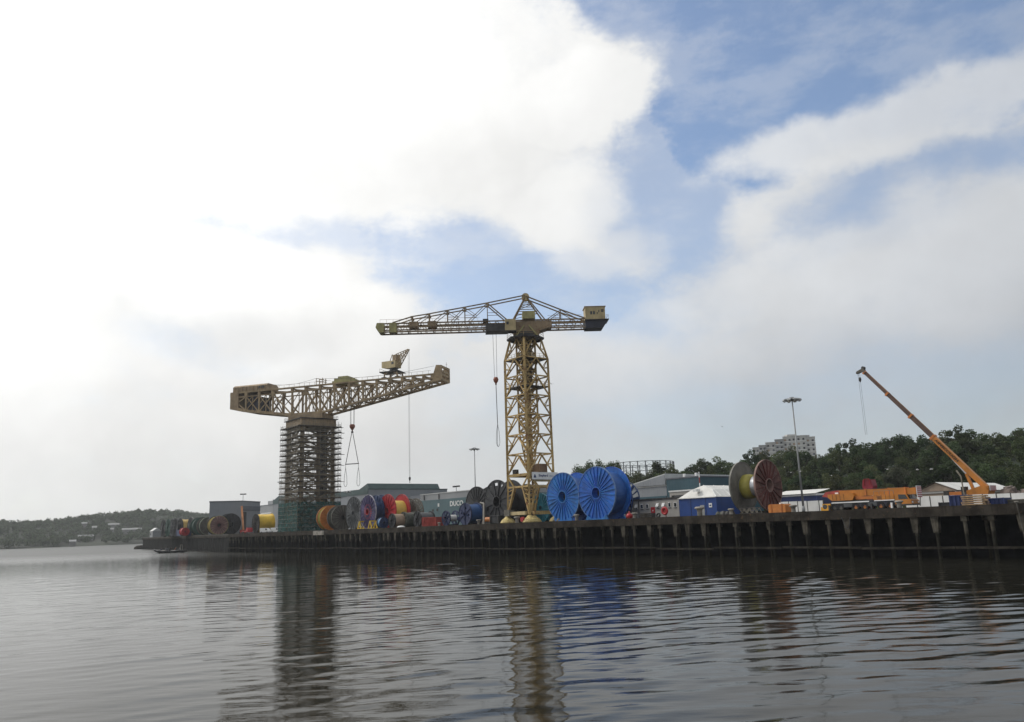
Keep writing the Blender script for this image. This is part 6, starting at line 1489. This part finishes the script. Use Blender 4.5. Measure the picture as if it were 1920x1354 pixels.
def build_boat():
    w = onwater(317, 1037.0); t = thing('inflatable_boat', 'black inflatable boat speeding left on the river with people aboard', 'boat', (w[0], w[1], .05), math.pi+.05); t.scale = (1.4, 1.4, 1.4)
    L = 4.6
    b = MB()
    for sy in (-1, 1):
        pts = [(-L, sy*1.15, .45), (-1, sy*1.25, .45), (2.2, sy*1.15, .55), (3.7, sy*.7, .8), (4.6, 0, 1.05)]
        for p, q, r0, r1 in zip(pts[:-1], pts[1:], (.34, .34, .33, .3), (.34, .33, .3, .27)): b.frustum(p, q, r0, r1, 10)
    b.build('tube', blk_reel, t, True)
    b = MB(); b.prism([(-L, -.1), (2.5, -.1), (4.3, .7), (2.5, .45), (-L, .4)], 'y', -1.0, 1.0); b.build('hull', dark_steel, t)
    b = MB(); b.prism([(-.2, .4), (.9, .4), (.7, 1.5), (.1, 1.6)], 'y', -.5, .5); c = b.build('console', grey_reel, t); b = MB(); b.add([(.72, -.45, 1.5), (.72, .45, 1.5), (.5, .45, 2.0), (.5, -.45, 2.0)], [(0, 1, 2, 3)]); b.build('windscreen', glass_m, c)
    for y in (-.9, .9): bar('arch_leg', (-3.8, y, .5), (-3.6, y*.8, 2.3), .1, .1, scaf_steel, t)
    bar('arch_top', (-3.6, -.75, 2.3), (-3.6, .75, 2.3), .1, .1, scaf_steel, t)
    b = MB(); b.box(-5.3, -4.65, -.35, .35, .2, 1.35); b.build('outboard_motor', dark_steel, t)
    for x, y in ((2.0, .7), (1.3, -.7), (-.8, .2), (-1.7, -.75), (-2.4, .75), (-3.1, -.3)): b = MB(); b.box(x-.25, x+.25, y-.2, y+.2, .45, .88); b.build('seat', dark_steel, t)
    me = person_mesh(); mats = [jacket_m, paint('orange_vest', (.45, .14, .03), .8, .15), paint('navy_jacket', (.03, .04, .09), .8, .2), paint('grey_jacket', (.22, .22, .23), .8, .15)]
    R = Matrix.Rotation(math.pi+.05, 4, 'Z')
    seats = [(2.0, .7, 2, 'person in a navy jacket seated nearest the bow of the black boat'), (1.3, -.7, 3, 'person in a grey jacket seated near the bow on the far side'), (-.8, .2, 0, 'person in a dark jacket seated at the console of the black boat'), (-1.7, -.75, 1, 'person in an orange vest seated behind the console'), (-2.4, .75, 0, 'person in a dark jacket seated before the stern arch'), (-3.1, -.3, 3, 'person in a grey jacket seated under the stern arch')]
    for x, y, k, lab in seats:
        m2 = me.copy(); m2.materials[0] = mats[k]; p = R @ Vector((x*1.4, y*1.4, 1.42))
        o = link('person', m2, None, (w[0]+p.x, w[1]+p.y, .05+p.z), math.pi+.05+random.uniform(-.4, .4)); tag(o, lab, 'person', 'people in the black inflatable boat')
        for poly in m2.polygons: poly.use_smooth = True
    # wash: broken foam along the hull and behind
    rs = np.random.RandomState(6); f = MB()
    for k in range(110):
        x = rs.uniform(-12, 5.8); wv = .5+max(0, -x-3)*.11; y = rs.choice([-1, 1])*rs.uniform(.9, 1.3)*(wv+.5) if x > -5 else rs.normal()*wv*.7
        r = rs.uniform(.15, .55)*(1.2 if x > -7 else .7); h = rs.uniform(.02, .12)*(1.5 if x > -6 else .5); n = 7
        vs = [(x+r*2.2*math.cos(a), y+r*math.sin(a)*.7, .0) for a in np.linspace(0, 6.283, n, endpoint=False)]+[(x, y, h)]
        f.add(vs, [(i, (i+1) % n, n) for i in range(n)])
    o = stuff(f.build('boat_wash', foam_m)); o.location = (w[0], w[1], .02); o.rotation_euler = (0, 0, math.pi+.05)
build_boat()
def build_gulls():
    g = MB(); g.lathe([(0, -.28), (.07, -.12), (.09, .05), (.05, .22), (0, .3)], axis='x', k=8)
    body = g.mesh('gull_body', white_m, True)
    wg = MB(); wg.add([(-.1, 0, 0), (.14, 0, 0), (.16, .32, .14), (-.04, .32, .14), (.02, .72, .06), (-.06, .7, .06)], [(0, 1, 2, 3), (3, 2, 4, 5)]); wing = wg.mesh('wing', paint('gull_grey', (.42, .43, .44), .7, .1))
    spots = [(1034, 720, 170, 'gull flying just right of the yellow tower crane'), (1354, 800, 260, 'gull gliding alone in the sky left of the apartment block'), (1471, 876, 150, 'gull flying low before the wood right of the maroon reel'), (1483, 886, 150, 'gull flying lowest between the maroon reel and the lamp mast'), (1500.5, 884, 140, 'gull passing the lamp mast'), (1559, 892, 150, 'gull over the tail of the lowered orange crane'), (1664, 880, 160, 'gull over the middle of the lowered orange boom'), (1720, 881, 160, 'gull before the pale tree left of the raised boom'), (1746, 880, 160, 'gull close to the raised orange boom')]
    for i, (x, y, D0, lab) in enumerate(spots):
        c = at(x, y, D0); t = thing('gull', lab, 'bird', c, random.uniform(0, 6.28), 'gulls in flight'); link('body', body, t)
        for s_ in (1, -1): o = link('wing', wing, t); o.scale = (1, s_, random.uniform(.3, 1.6))
build_gulls()

# ------------------------------------------------------------------ haze
def build_haze():
    m = bpy.data.materials.new('haze_air'); m.use_nodes = True; n = m.node_tree; n.nodes.clear()
    o = n.nodes.new('ShaderNodeOutputMaterial'); v = n.nodes.new('ShaderNodeVolumePrincipled')
    v.inputs['Color'].default_value = (.93, .97, 1.0, 1); v.inputs['Density'].default_value = HAZE; v.inputs['Anisotropy'].default_value = .35
    n.links.new(v.outputs[0], o.inputs['Volume'])
    b = MB(); b.box(-1700, 1700, -1700, 1900, -3.0, 90); stuff(b.build('haze', m))
HAZE = .00011
build_haze()
SC.cycles.use_denoising = True
SC.cycles.max_bounces = 6; SC.cycles.volume_bounces = 0; SC.cycles.transparent_max_bounces = 6
